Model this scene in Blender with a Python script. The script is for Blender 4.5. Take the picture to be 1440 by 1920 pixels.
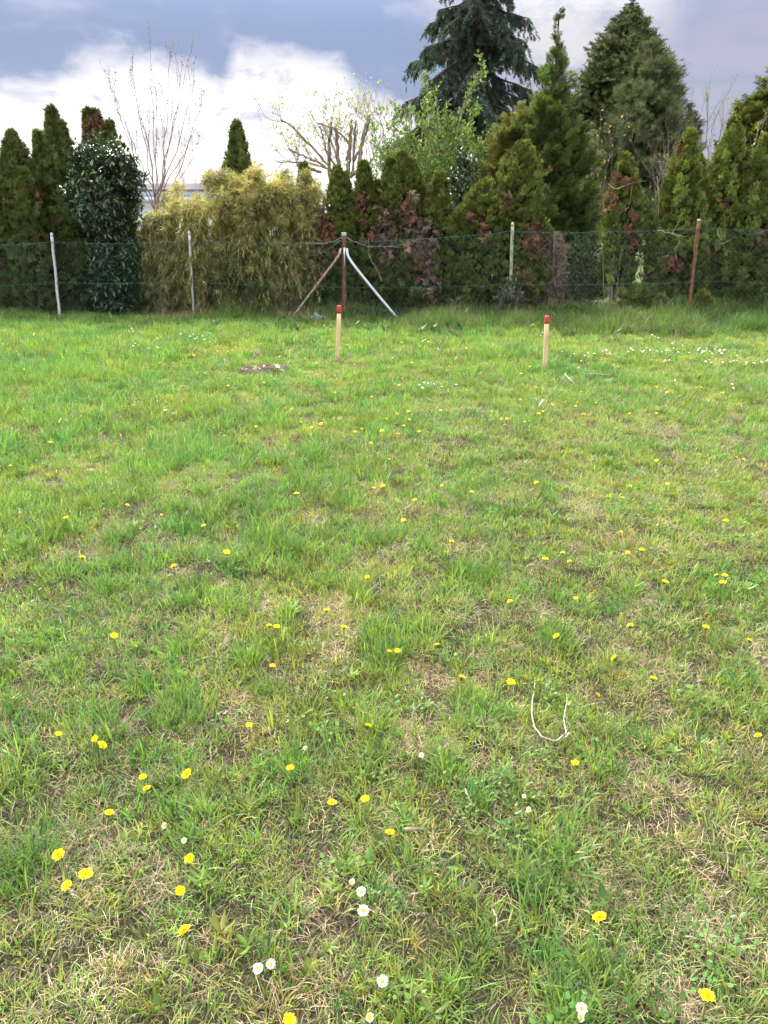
import bpy, math, random
import numpy as np

for o in list(bpy.data.objects):
    bpy.data.objects.remove(o, do_unlink=True)
scene = bpy.context.scene
COL = scene.collection
R = math.radians
rng = np.random.default_rng(7)
random.seed(7)

# ------------------------------------------------------------------ camera
CAM_H = 1.5
PITCH = R(20.6)
FPX = 1386.0
cam_data = bpy.data.cameras.new('camera')
cam = bpy.data.objects.new('camera', cam_data)
COL.objects.link(cam)
cam.location = (0, 0, CAM_H)
cam.rotation_euler = (math.pi / 2 - PITCH, 0, 0)
cam_data.sensor_fit = 'VERTICAL'
cam_data.sensor_height = 36.0
cam_data.lens = 36.0 * FPX / 1920.0
cam_data.clip_start = 0.05
cam_data.clip_end = 2000
scene.camera = cam

_cp, _sp = math.cos(PITCH), math.sin(PITCH)

def ray(px, py):
    a = (px - 720) / FPX
    b = (960 - py) / FPX
    return np.array([a, _cp + b * _sp, -_sp + b * _cp])

def at(px, py, Y):
    d = ray(px, py)
    return np.array([0, 0, CAM_H]) + d * (Y / d[1])

def on_ground(px, py, h=0.0):
    d = ray(px, py)
    return np.array([0, 0, CAM_H]) + d * ((h - CAM_H) / d[2])

def project(P):
    P = np.asarray(P, float)
    q = P - np.array([0, 0, CAM_H])
    dz = q[..., 1] * _cp - q[..., 2] * _sp
    u = q[..., 1] * _sp + q[..., 2] * _cp
    return 720 + FPX * q[..., 0] / dz, 960 - FPX * u / dz

def ppm(Y):
    return FPX / (Y * _cp)

# ------------------------------------------------------------------ light, sky, exposure
EV = 1.74
SUN_EL, SUN_AZ = R(46), R(-30)          # azimuth from +Y towards +X: the sun stands behind the hedge, to the left
scene.view_settings.view_transform = 'Standard'
scene.view_settings.look = 'None'
scene.view_settings.exposure = EV
scene.view_settings.gamma = 1.0
scene.view_settings.use_curve_mapping = False
cy = scene.cycles
cy.use_denoising = True
cy.denoiser = 'OPENIMAGEDENOISE'
cy.denoising_input_passes = 'RGB_ALBEDO_NORMAL'
cy.denoising_prefilter = 'ACCURATE'
cy.max_bounces = 5
cy.diffuse_bounces = 3
cy.glossy_bounces = 2
cy.transmission_bounces = 3
cy.transparent_max_bounces = 6
cy.sample_clamp_indirect = 6.0
cy.caustics_reflective = False
cy.caustics_refractive = False
cy.use_adaptive_sampling = True
cy.adaptive_threshold = 0.03
scene.render.film_transparent = False

sun_data = bpy.data.lights.new('sun', 'SUN')
sun_data.energy = 3.0
sun_data.angle = R(9)
sun_data.color = (1.0, 0.95, 0.86)
sun = bpy.data.objects.new('sun', sun_data)
COL.objects.link(sun)
from mathutils import Vector
sdir = Vector((math.sin(SUN_AZ) * math.cos(SUN_EL), math.cos(SUN_AZ) * math.cos(SUN_EL), math.sin(SUN_EL)))
sun.rotation_euler = sdir.to_track_quat('Z', 'Y').to_euler()
sun.location = sdir * 60


class NT:
    """small helper to write node trees"""
    def __init__(self, tree):
        self.t = tree
        self.n = tree.nodes
        self.l = tree.links
    def new(self, kind, **kw):
        nd = self.n.new(kind)
        for k, v in kw.items():
            setattr(nd, k, v)
        return nd
    def put(self, sock, v):
        if hasattr(v, 'is_output') or isinstance(v, bpy.types.NodeSocket):
            self.l.new(v, sock)
        else:
            sock.default_value = v
    def math(self, op, a, b=0.0, clamp=False):
        nd = self.new('ShaderNodeMath', operation=op, use_clamp=clamp)
        self.put(nd.inputs[0], a)
        self.put(nd.inputs[1], b)
        return nd.outputs[0]
    def mix(self, fac, a, b, blend='MIX'):
        nd = self.new('ShaderNodeMix', data_type='RGBA', blend_type=blend)
        self.put(nd.inputs[0], fac)
        self.put(nd.inputs[6], a if not isinstance(a, tuple) else (*a[:3], 1))
        self.put(nd.inputs[7], b if not isinstance(b, tuple) else (*b[:3], 1))
        return nd.outputs[2]
    def noise(self, vec, scale, detail=4, rough=0.55, dist=0.0):
        nd = self.new('ShaderNodeTexNoise')
        if vec is not None:
            self.l.new(vec, nd.inputs['Vector'])
        nd.inputs['Scale'].default_value = scale
        nd.inputs['Detail'].default_value = detail
        nd.inputs['Roughness'].default_value = rough
        nd.inputs['Distortion'].default_value = dist
        return nd.outputs['Fac']
    def ramp(self, fac, stops, interp='LINEAR'):
        nd = self.new('ShaderNodeValToRGB')
        cr = nd.color_ramp
        cr.interpolation = interp
        while len(cr.elements) < len(stops):
            cr.elements.new(0.5)
        for e, (p, c) in zip(cr.elements, stops):
            e.position = p
            e.color = (c, c, c, 1) if not isinstance(c, tuple) else (*c, 1)
        self.put(nd.inputs[0], fac)
        return nd.outputs[0]
    def smooth(self, v, lo, hi):
        nd = self.new('ShaderNodeMapRange', interpolation_type='SMOOTHSTEP')
        self.put(nd.inputs[0], v)
        nd.inputs[1].default_value = lo
        nd.inputs[2].default_value = hi
        return nd.outputs[0]
    def mapping(self, vec, scale, loc=(0, 0, 0)):
        nd = self.new('ShaderNodeMapping')
        self.l.new(vec, nd.inputs[0])
        nd.inputs['Scale'].default_value = scale
        nd.inputs['Location'].default_value = loc
        return nd.outputs[0]


def build_world():
    w = bpy.data.worlds.new('World')
    scene.world = w
    w.use_nodes = True
    t = NT(w.node_tree)
    t.n.clear()
    out = t.new('ShaderNodeOutputWorld')
    bg = t.new('ShaderNodeBackground')
    t.l.new(bg.outputs[0], out.inputs[0])
    bg.inputs['Strength'].default_value = 0.1
    sky = t.new('ShaderNodeTexSky', sky_type='NISHITA')
    sky.sun_disc = False
    sky.sun_elevation = SUN_EL
    sky.sun_rotation = SUN_AZ
    tc = t.new('ShaderNodeTexCoord')
    d = tc.outputs['Generated']
    sep = t.new('ShaderNodeSeparateXYZ')
    t.l.new(d, sep.inputs[0])
    el = t.math('ARCSINE', sep.outputs[2])
    az = t.math('ARCTAN2', sep.outputs[0], sep.outputs[1])
    # height of the lower edge of the dark cloud sheet over the horizon, by azimuth
    edge = [(-140, 190), (0, 182), (60, 186), (110, 172), (165, 122), (300, 122), (370, 138), (415, 172), (450, 122),
            (560, 114), (640, 138), (672, 186), (720, 206), (790, 225), (900, 330), (1000, 400), (1440, 430)]
    stops = []
    for px, py in edge:
        r = ray(px, py)
        r = r / np.linalg.norm(r)
        e = math.asin(r[2])
        a = math.atan2(r[0], r[1])
        stops.append(((a + 0.7) / 1.4, e / 0.35))
    azn = t.math('DIVIDE', t.math('ADD', az, 0.7), 1.4, clamp=True)
    e0 = t.math('MULTIPLY', t.ramp(azn, stops), 0.35)
    n1 = t.noise(t.mapping(d, (1, 1, 2.2), (3.1, 0.7, 0.2)), 11.0, 9, 0.62, 0.3)
    n2 = t.noise(t.mapping(d, (1, 1, 2.6), (7.3, 1.7, 4.2)), 5.0, 6, 0.55, 0.4)
    n3 = t.noise(t.mapping(d, (1, 1, 2.0), (1.3, 5.7, 2.2)), 17.0, 8, 0.6, 0.5)
    v = t.math('ADD', t.math('DIVIDE', t.math('SUBTRACT', e0, el), 0.028), t.math('MULTIPLY', t.math('SUBTRACT', n1, 0.5), 2.8))
    bright = t.smooth(v, -1.1, 1.0)
    # wisps of cloud that hang in the bright gap
    wisp = t.smooth(t.math('ADD', n3, t.math('MULTIPLY', t.math('SUBTRACT', n2, 0.5), 0.5)), 0.55, 0.70)
    # the wisps thin out towards the horizon
    lowfade = t.smooth(el, 0.04, 0.13)
    bright = t.math('MULTIPLY', bright, t.math('SUBTRACT', 1.0, t.math('MULTIPLY', t.math('MULTIPLY', wisp, lowfade), 0.75)))
    K = 10.0 / (2 ** EV)
    def c(r_, g_, b_):
        return (r_ * K, g_ * K, b_ * K)
    side = t.smooth(t.math('ADD', az, t.math('MULTIPLY', t.math('SUBTRACT', n2, 0.5), 0.45)), -0.02, 0.16)
    dark = t.mix(side, c(0.26, 0.325, 0.53), c(0.45, 0.45, 0.575))
    # thinner, brighter cloud inside the sheet
    thin = t.smooth(t.math('ADD', n2, t.math('MULTIPLY', t.math('SUBTRACT', n1, 0.5), 0.6)), 0.50, 0.72)
    dark = t.mix(t.math('MULTIPLY', thin, 0.5), dark, c(0.60, 0.60, 0.72))
    deep = t.smooth(t.noise(t.mapping(d, (1, 1, 4.0), (2.3, 9.1, 1.2)), 4.0, 5, 0.5, 0.6), 0.45, 0.65)
    dark = t.mix(t.math('MULTIPLY', deep, 0.35), dark, c(0.20, 0.27, 0.46))
    # the veil in front of the low bright sky on the right
    rv = ray(1085, 25)
    rv = rv / np.linalg.norm(rv)
    dot = t.new('ShaderNodeVectorMath', operation='DOT_PRODUCT')
    t.l.new(d, dot.inputs[0])
    dot.inputs[1].default_value = tuple(rv)
    glow = t.math('MULTIPLY', t.smooth(dot.outputs['Value'], math.cos(0.13), 1.0), t.smooth(n1, 0.36, 0.62))
    dark = t.mix(t.math('MULTIPLY', glow, 0.6), dark, c(1.05, 0.98, 0.92))
    rim = t.math('MULTIPLY', t.math('MULTIPLY', bright, t.math('SUBTRACT', 1.0, bright)), 4.0)
    white = t.mix(t.smooth(n3, 0.35, 0.7), c(1.45, 1.42, 1.40), c(1.2, 1.2, 1.22))
    colr = t.mix(bright, dark, white)
    colr = t.mix(t.math('MULTIPLY', rim, 0.35), colr, c(0.98, 0.85, 0.83))
    # unseen cloud overhead made whiter than the horizon sheet, to warm the light
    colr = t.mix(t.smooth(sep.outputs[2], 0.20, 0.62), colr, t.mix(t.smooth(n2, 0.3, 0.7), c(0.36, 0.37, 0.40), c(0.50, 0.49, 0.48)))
    fin = t.mix(0.94, sky.outputs[0], colr)
    # extra brightness added to the sky overhead, out of view, to light the hedge
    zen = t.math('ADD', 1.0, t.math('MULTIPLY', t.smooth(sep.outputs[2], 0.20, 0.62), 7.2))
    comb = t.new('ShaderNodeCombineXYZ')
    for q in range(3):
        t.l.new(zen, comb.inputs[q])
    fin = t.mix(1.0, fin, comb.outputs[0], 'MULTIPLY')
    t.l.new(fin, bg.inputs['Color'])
    w.cycles.sampling_method = 'MANUAL'
    w.cycles.sample_map_resolution = 512

build_world()

# ------------------------------------------------------------------ mesh helpers
def norm(v):
    v = np.asarray(v, float)
    return v / np.maximum(np.linalg.norm(v, axis=-1, keepdims=True), 1e-9)

class Acc:
    def __init__(self):
        self.V, self.F, self.C, self.n = [], [], [], 0
    def add(self, V, F, C=None):
        V = np.asarray(V, float).reshape(-1, 3)
        F = np.asarray(F, int).reshape(-1, 3)
        if len(V) == 0:
            return
        if C is None:
            C = (0.5, 0.5, 0.5)
        C = np.broadcast_to(np.asarray(C, float), V.shape)
        self.V.append(V)
        self.F.append(F + self.n)
        self.C.append(C)
        self.n += len(V)
    def mesh(self, name, mat=None, smooth=False):
        me = bpy.data.meshes.new(name)
        V = np.concatenate(self.V)
        F = np.concatenate(self.F)
        C = np.concatenate(self.C)
        me.vertices.add(len(V))
        me.vertices.foreach_set('co', V.astype(np.float32).ravel())
        me.loops.add(F.size)
        me.loops.foreach_set('vertex_index', F.astype(np.int32).ravel())
        me.polygons.add(len(F))
        me.polygons.foreach_set('loop_start', np.arange(0, F.size, 3, dtype=np.int32))
        try:
            me.polygons.foreach_set('loop_total', np.full(len(F), 3, dtype=np.int32))
        except Exception:
            pass
        me.update(calc_edges=True)
        at_ = me.attributes.new('Col', 'FLOAT_COLOR', 'POINT')
        at_.data.foreach_set('color', np.concatenate([C, np.ones((len(C), 1))], 1).astype(np.float32).ravel())
        if smooth:
            me.polygons.foreach_set('use_smooth', np.ones(len(F), dtype=bool))
        if mat:
            me.materials.append(mat)
        return me
    def build(self, name, mat, parent=None, smooth=False):
        return link(name, self.mesh(name, mat, smooth), parent)

def link(name, me, parent=None, loc=None):
    o = bpy.data.objects.new(name, me)
    COL.objects.link(o)
    if parent is not None:
        o.parent = parent
        o.matrix_parent_inverse.identity()
        pl = np.array(parent_loc(parent))
        o.location = tuple(-pl) if loc is None else tuple(np.array(loc) - pl)
    elif loc is not None:
        o.location = tuple(loc)
    return o

def parent_loc(o):
    l = np.array(o.location, float)
    while o.parent is not None:
        o = o.parent
        l = l + np.array(o.location, float)
    return l

def empty(name, loc):
    o = bpy.data.objects.new(name, None)
    COL.objects.link(o)
    o.location = tuple(loc)
    o.empty_display_size = 0.1
    return o

def tag(o, label=None, cat=None, group=None, kind=None):
    if label: o['label'] = label
    if cat: o['category'] = cat
    if group: o['group'] = group
    if kind: o['kind'] = kind
    return o

def tube(path, radii, sides=6, cap=True):
    path = np.asarray(path, float)
    n = len(path)
    radii = np.broadcast_to(np.asarray(radii, float), (n,))
    tan = norm(np.gradient(path, axis=0))
    ref = np.array([0.31, 0.17, 0.93]) if abs(tan[0][2]) < 0.9 else np.array([0.93, 0.31, 0.17])
    x = norm(np.cross(ref, tan))
    y = np.cross(tan, x)
    a = np.arange(sides) * 2 * math.pi / sides
    V = path[:, None] + radii[:, None, None] * (np.cos(a)[None, :, None] * x[:, None] + np.sin(a)[None, :, None] * y[:, None])
    V = V.reshape(-1, 3)
    F = []
    for i in range(n - 1):
        for j in range(sides):
            k = (j + 1) % sides
            p, q, r_, s = i * sides + j, i * sides + k, (i + 1) * sides + k, (i + 1) * sides + j
            F += [(p, q, r_), (p, r_, s)]
    if cap:
        V = np.concatenate([V, path[:1], path[-1:]])
        b0, b1 = n * sides, n * sides + 1
        for j in range(sides):
            k = (j + 1) % sides
            F.append((b0, k, j))
            F.append((b1, (n - 1) * sides + j, (n - 1) * sides + k))
    return V, np.array(F)

def frames(d, hint):
    """columns x, y, z: z along d, y as near to hint as possible"""
    d = norm(d)
    x = np.cross(hint, d)
    bad = np.linalg.norm(x, axis=1) < 1e-4
    if bad.any():
        x[bad] = np.cross(np.array([0.3, 0.8, 0.1]), d[bad])
    x = norm(x)
    return x, np.cross(d, x), d

def scatter(acc, T, P, d, hint, s, col):
    """T = (verts, tris, colour factor): copies of a template, growing along d, facing hint"""
    tv, tf, tc = T
    N = len(P)
    if N == 0:
        return
    x, y, z = frames(d, hint)
    s = np.broadcast_to(np.asarray(s, float), (N,))
    V = P[:, None] + s[:, None, None] * (tv[None, :, 0:1] * x[:, None] + tv[None, :, 1:2] * y[:, None] + tv[None, :, 2:3] * z[:, None])
    F = tf[None] + (np.arange(N) * len(tv))[:, None, None]
    C = np.clip(np.asarray(col)[:, None, :] * tc[None], 0, 1)
    acc.add(V.reshape(-1, 3), F.reshape(-1, 3), C.reshape(-1, 3))

def scatter_many(acc, Ts, P, d, hint, s, col):
    pick = rng.integers(0, len(Ts), len(P))
    s = np.broadcast_to(np.asarray(s, float), (len(P),))
    col = np.broadcast_to(np.asarray(col, float), (len(P), 3))
    for k, T in enumerate(Ts):
        m = pick == k
        scatter(acc, T, P[m], d[m], hint[m], s[m], col[m])

def rand_dirs(n):
    return norm(rng.normal(size=(n, 3)))

def vnoise(P, freq, seed=0):
    """cheap smooth noise in -1..1 from sums of sines"""
    r_ = np.random.default_rng(seed)
    P = np.asarray(P, float)
    if P.shape[-1] == 2:
        P = np.concatenate([P, np.zeros(P.shape[:-1] + (1,))], -1)
    s = 0
    for k in range(6):
        w = norm(r_.normal(size=3)) * freq * (0.7 + 0.9 * r_.random())
        s = s + np.sin(P @ w + r_.random() * 6.28 + 1.3 * np.sin(P @ (w[[1, 2, 0]] * 0.6)))
    return s / 3.2

# ------------------------------------------------------------------ materials
def mat_leaf(name, transl=0.25, rough=0.55, spec=0.25, var=0.35, vscale=3.0, instanced=False, hue=0.0):
    m = bpy.data.materials.new(name)
    m.use_nodes = True
    t = NT(m.node_tree)
    t.n.clear()
    out = t.new('ShaderNodeOutputMaterial')
    a = t.new('ShaderNodeAttribute', attribute_name='Col')
    col = a.outputs['Color']
    if instanced:
        b = t.new('ShaderNodeAttribute', attribute_name='tint', attribute_type='INSTANCER')
        col = t.mix(1.0, col, b.outputs['Color'], 'MULTIPLY')
    geo = t.new('ShaderNodeNewGeometry')
    if var > 0:
        n = t.noise(geo.outputs['Position'], vscale, 3)
        hsv = t.new('ShaderNodeHueSaturation')
        t.l.new(col, hsv.inputs['Color'])
        t.put(hsv.inputs['Value'], t.math('ADD', t.math('MULTIPLY', n, 2 * var), 1 - var))
        if hue:
            t.put(hsv.inputs['Hue'], t.math('ADD', t.math('MULTIPLY', n, hue), 0.5 - hue / 2))
        col = hsv.outputs[0]
    p = t.new('ShaderNodeBsdfPrincipled')
    t.l.new(col, p.inputs['Base Color'])
    p.inputs['Roughness'].default_value = rough
    p.inputs['Specular IOR Level'].default_value = spec
    if transl > 0:
        tr = t.new('ShaderNodeBsdfTranslucent')
        t.l.new(t.mix(1.0, col, (1.25, 1.35, 0.7), 'MULTIPLY'), tr.inputs['Color'])
        mx = t.new('ShaderNodeMixShader')
        mx.inputs[0].default_value = transl
        t.l.new(p.outputs[0], mx.inputs[1])
        t.l.new(tr.outputs[0], mx.inputs[2])
        t.l.new(mx.outputs[0], out.inputs[0])
    else:
        t.l.new(p.outputs[0], out.inputs[0])
    return m

def mat_noise(name, stops, scale=8.0, stretch=(1, 1, 1), rough=0.8, bump=0.3, detail=6, spec=0.3, metallic=0.0, coord='Object', nrough=0.6, bdist=0.01):
    m = bpy.data.materials.new(name)
    m.use_nodes = True
    t = NT(m.node_tree)
    t.n.clear()
    out = t.new('ShaderNodeOutputMaterial')
    tc = t.new('ShaderNodeTexCoord')
    v = t.mapping(tc.outputs[coord], stretch)
    n = t.noise(v, scale, detail, nrough, 0.2)
    col = t.ramp(n, stops)
    p = t.new('ShaderNodeBsdfPrincipled')
    t.l.new(col, p.inputs['Base Color'])
    p.inputs['Roughness'].default_value = rough
    p.inputs['Specular IOR Level'].default_value = spec
    p.inputs['Metallic'].default_value = metallic
    if bump:
        b = t.new('ShaderNodeBump')
        b.inputs['Strength'].default_value = bump
        b.inputs['Distance'].default_value = bdist
        t.l.new(n, b.inputs['Height'])
        t.l.new(b.outputs[0], p.inputs['Normal'])
    t.l.new(p.outputs[0], out.inputs[0])
    return m

M = {}
M['thuja'] = mat_leaf('thuja_foliage', 0.22, 0.7, 0.1, 0.35, 4.0, hue=0.02)
M['bamboo'] = mat_leaf('bamboo_foliage', 0.35, 0.5, 0.3, 0.3, 2.5)
M['laurel'] = mat_leaf('laurel_foliage', 0.12, 0.36, 0.55, 0.25, 3.0)
M['needle'] = mat_leaf('needle_foliage', 0.1, 0.8, 0.06, 0.3, 2.0)
M['softleaf'] = mat_leaf('soft_leaf', 0.45, 0.45, 0.3, 0.2, 3.0)
M['dead'] = mat_leaf('dead_foliage', 0.15, 0.85, 0.1, 0.4, 7.0)
M['grass'] = mat_leaf('grass_blades', 0.42, 0.42, 0.35, 0.0, 1.0, instanced=True)
M['straw'] = mat_leaf('straw_blades', 0.2, 0.6, 0.25, 0.0, 1.0, instanced=True)
M['petal'] = mat_leaf('flower', 0.3, 0.6, 0.15, 0.0)
M['bark'] = mat_noise('bark', [(0.3, (0.05, 0.035, 0.028)), (0.55, (0.12, 0.09, 0.07)), (0.75, (0.20, 0.16, 0.13))], 14, (1, 1, 0.25), 0.9, 0.6)
M['bark_pale'] = mat_noise('pale_bark', [(0.3, (0.17, 0.13, 0.10)), (0.55, (0.32, 0.25, 0.20)), (0.75, (0.44, 0.37, 0.30))], 14, (1, 1, 0.25), 0.9, 0.5)
M['bark_dark'] = mat_noise('dark_bark', [(0.3, (0.025, 0.018, 0.015)), (0.6, (0.07, 0.052, 0.042)), (0.75, (0.11, 0.085, 0.07))], 14, (1, 1, 0.25), 0.95, 0.6)
M['twig'] = mat_noise('twig_bark', [(0.3, (0.16, 0.11, 0.085)), (0.6, (0.30, 0.22, 0.18))], 20, (1, 1, 0.3), 0.85, 0.0)
M['dry_stalk'] = mat_noise('dry_stalk', [(0.3, (0.30, 0.22, 0.14)), (0.65, (0.52, 0.42, 0.29))], 25, (1, 1, 0.3), 0.8, 0.0)

# ------------------------------------------------------------------ ground
def gz(x, y):
    P = np.stack([np.asarray(x, float), np.asarray(y, float)], -1)
    z = 0.014 * vnoise(P, 2.2, 3) + 0.010 * vnoise(P, 5.5, 4) + 0.02 * vnoise(P, 0.7, 5)
    far = np.clip((np.hypot(P[..., 0], P[..., 1]) - 40) / 20, 0, 1)
    return z * (1 - far)

def gpt(px, py, h=0.0):
    """the point h above the uneven ground that shows at a pixel"""
    p = on_ground(px, py, h)
    for _ in range(4):
        p = on_ground(px, py, h + float(gz(p[0], p[1])))
    return p

def build_ground():
    xs = np.concatenate([[-900, -400, -150, -70, -35, -20], np.arange(-12, 12.01, 0.12), [20, 35, 70, 150, 400, 900]])
    ys = np.concatenate([[-900, -300, -80, -20, -5], np.arange(-1, 17.01, 0.12), [19, 22, 26, 32, 40, 55, 80, 150, 400, 1200]])
    X, Y = np.meshgrid(xs, ys)
    Z = gz(X, Y) - 0.004
    V = np.stack([X, Y, Z], -1).reshape(-1, 3)
    nx, ny = len(xs), len(ys)
    i, j = np.meshgrid(np.arange(nx - 1), np.arange(ny - 1))
    a = (j * nx + i).ravel()
    F = np.concatenate([np.stack([a, a + 1, a + nx + 1], 1), np.stack([a, a + nx + 1, a + nx], 1)])
    m = bpy.data.materials.new('soil_and_thatch')
    m.use_nodes = True
    t = NT(m.node_tree)
    t.n.clear()
    out = t.new('ShaderNodeOutputMaterial')
    geo = t.new('ShaderNodeNewGeometry')
    pos = geo.outputs['Position']
    n1 = t.noise(pos, 60, 6, 0.7)
    n2 = t.noise(pos, 2.2, 4, 0.6)
    n3 = t.noise(pos, 190, 3, 0.6)
    soil = t.ramp(n1, [(0.35, (0.022, 0.016, 0.011)), (0.6, (0.075, 0.055, 0.036)), (0.75, (0.14, 0.11, 0.07))])
    moss = t.ramp(n3, [(0.35, (0.022, 0.026, 0.010)), (0.65, (0.075, 0.085, 0.026))])
    near = t.mix(t.smooth(n2, 0.38, 0.62), soil, moss)
    sep = t.new('ShaderNodeSeparateXYZ')
    t.l.new(pos, sep.inputs[0])
    garden = t.ramp(t.noise(pos, 6, 5, 0.6), [(0.3, (0.06, 0.085, 0.025)), (0.7, (0.12, 0.15, 0.05))])
    col = t.mix(t.smooth(sep.outputs[1], 17.5, 20.0), near, garden)
    p = t.new('ShaderNodeBsdfPrincipled')
    t.l.new(col, p.inputs['Base Color'])
    p.inputs['Roughness'].default_value = 0.95
    p.inputs['Specular IOR Level'].default_value = 0.1
    b = t.new('ShaderNodeBump')
    b.inputs['Strength'].default_value = 0.8
    b.inputs['Distance'].default_value = 0.02
    t.l.new(n1, b.inputs['Height'])
    t.l.new(b.outputs[0], p.inputs['Normal'])
    t.l.new(p.outputs[0], out.inputs[0])
    acc = Acc()
    acc.add(V, F)
    o = acc.build('ground', m, smooth=True)
    tag(o, 'uneven lawn ground with bare soil and thatch between the grass', None, kind='structure')

build_ground()

# fence line: depth of the fence by pixel column
FENCE = [(-160, 14.7), (97, 14.5), (355, 14.4), (645, 14.2), (960, 13.75), (1310, 13.6), (1640, 13.5)]
def fence_Y(px):
    return float(np.interp(px, [a for a, _ in FENCE], [b for _, b in FENCE]))

# ------------------------------------------------------------------ house far behind
def box(acc, lo, hi, C=None):
    x0, y0, z0 = lo
    x1, y1, z1 = hi
    V = [(x0, y0, z0), (x1, y0, z0), (x1, y1, z0), (x0, y1, z0), (x0, y0, z1), (x1, y0, z1), (x1, y1, z1), (x0, y1, z1)]
    Q = [(0, 3, 2, 1), (4, 5, 6, 7), (0, 1, 5, 4), (1, 2, 6, 5), (2, 3, 7, 6), (3, 0, 4, 7)]
    F = []
    for a, b, c_, d in Q:
        F += [(a, b, c_), (a, c_, d)]
    acc.add(V, F, C)

def build_house():
    Y = 27.0
    x0, x1 = at(150, 400, Y)[0], at(505, 400, Y)[0]
    ze = at(330, 381, Y)[2]
    zr = at(330, 345, Y + 2.0)[2]
    zf = at(330, 358, Y)[2]
    root = empty('garden_house', ((x0 + x1) / 2, Y + 2, 0))
    tag(root, 'low pale house with grey slate roof behind the yellow bamboo', 'house')
    mw = mat_noise('render_wall', [(0.3, (0.66, 0.66, 0.68)), (0.7, (0.8, 0.8, 0.8))], 3, rough=0.9, bump=0.1)
    mr = mat_noise('slate', [(0.3, (0.20, 0.18, 0.19)), (0.7, (0.36, 0.34, 0.36))], 4, (1, 4, 4), rough=0.7, bump=0.3)
    mf = mat_noise('fascia', [(0.3, (0.42, 0.42, 0.50)), (0.7, (0.56, 0.56, 0.64))], 2, rough=0.6, bump=0.05)
    a = Acc(); box(a, (x0 + 0.2, Y + 0.25, -0.1), (x1 - 0.2, Y + 4.5, ze + 0.05)); a.build('wall', mw, root)
    a = Acc(); box(a, (x0, Y - 0.06, ze), (x1, Y + 0.2, (ze + zf) / 2)); a.build('gutter', mf, root)
    a = Acc(); box(a, (x0, Y, (ze + zf) / 2 + 0.004), (x1, Y + 0.24, zf)); a.build('fascia', mf, root)
    roof = Acc()
    V = [(x0, Y + 0.1, zf), (x1, Y + 0.1, zf), (x1, Y + 2.3, zr - 0.06), (x0, Y + 2.3, zr - 0.06), (x1, Y + 4.6, zf), (x0, Y + 4.6, zf)]
    roof.add(V, [(0, 1, 2), (0, 2, 3), (3, 2, 4), (3, 4, 5)])
    r_ = roof.build('roof', mr, root)
    n = 5
    for k in range(n):
        f0, f1 = k / n, (k + 1.15) / n
        y0_, y1_ = Y - 0.05 + 2.2 * f0, Y - 0.05 + 2.2 * f1
        za, zb = zf + (zr - zf) * f0, zf + (zr - zf) * f1
        c_ = Acc()
        V = [(x0 - 0.1, y0_, za + 0.012), (x1 + 0.1, y0_, za + 0.012), (x1 + 0.1, y1_, zb + 0.002), (x0 - 0.1, y1_, zb + 0.002),
             (x0 - 0.1, y0_, za + 0.07), (x1 + 0.1, y0_, za + 0.07), (x1 + 0.1, y1_, zb + 0.03), (x0 - 0.1, y1_, zb + 0.03)]
        F = []
        for q in [(0, 3, 2, 1), (4, 5, 6, 7), (0, 1, 5, 4), (1, 2, 6, 5), (2, 3, 7, 6), (3, 0, 4, 7)]:
            F += [(q[0], q[1], q[2]), (q[0], q[2], q[3])]
        c_.add(V, F)
        c_.build('slate_course', mr, r_)

build_house()

# ------------------------------------------------------------------ foliage templates
def tri_blades(specs):
    """specs: list of (base, tip, width, bend) thin leaves in the XZ plane made of 3 triangles each"""
    V, F, C = [], [], []
    for b, tp, w, bend in specs:
        b, tp = np.array(b, float), np.array(tp, float)
        ax = tp - b
        side = norm(np.cross(ax, [0, 1, 0]))
        mid = b + ax * 0.5 + np.array([0, bend, 0])
        k = len(V)
        V += [b, mid - side * w / 2, mid + side * w / 2, tp]
        F += [(k, k + 1, k + 2), (k + 1, k + 3, k + 2)]
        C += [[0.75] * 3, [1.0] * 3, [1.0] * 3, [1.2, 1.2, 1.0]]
    return np.array(V), np.array(F), np.array(C)

def T_fan(seed):
    r_ = np.random.default_rng(seed)
    sp = []
    for a in np.linspace(-58, 58, 6) + r_.uniform(-8, 8, 6):
        L = (1 - 0.35 * abs(a) / 58) * r_.uniform(0.8, 1.1)
        tip = np.array([math.sin(R(a)) * L, r_.uniform(-.22, .22), math.cos(R(a)) * L])
        base = tip * 0.12
        sp.append((base, tip, 0.24, r_.uniform(-.06, .06)))
        sd = np.array([math.sin(R(a + r_.choice([-35, 35]))), 0, math.cos(R(a))]) * 0.42 * L
        sp.append((tip * 0.45, tip * 0.45 + sd, 0.11, 0.03))
    return tri_blades(sp)

def T_feather(seed, n=6, spread=0.42, droop=0.0):
    r_ = np.random.default_rng(seed)
    sp = [((0, 0, 0), (0, -droop, 1), 0.07, 0.0)]
    for k in range(n):
        z = 0.12 + 0.75 * k / n
        for s in (-1, 1):
            L = spread * (1.05 - 0.75 * k / n) * r_.uniform(0.75, 1.2)
            y0 = -droop * z * z
            sp.append(((0, y0, z), (s * L, y0 + r_.uniform(-.1, .1) - droop * 0.4, z + L * r_.uniform(0.5, 0.9)), 0.10, r_.uniform(-.03, .03)))
    return tri_blades(sp)

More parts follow.
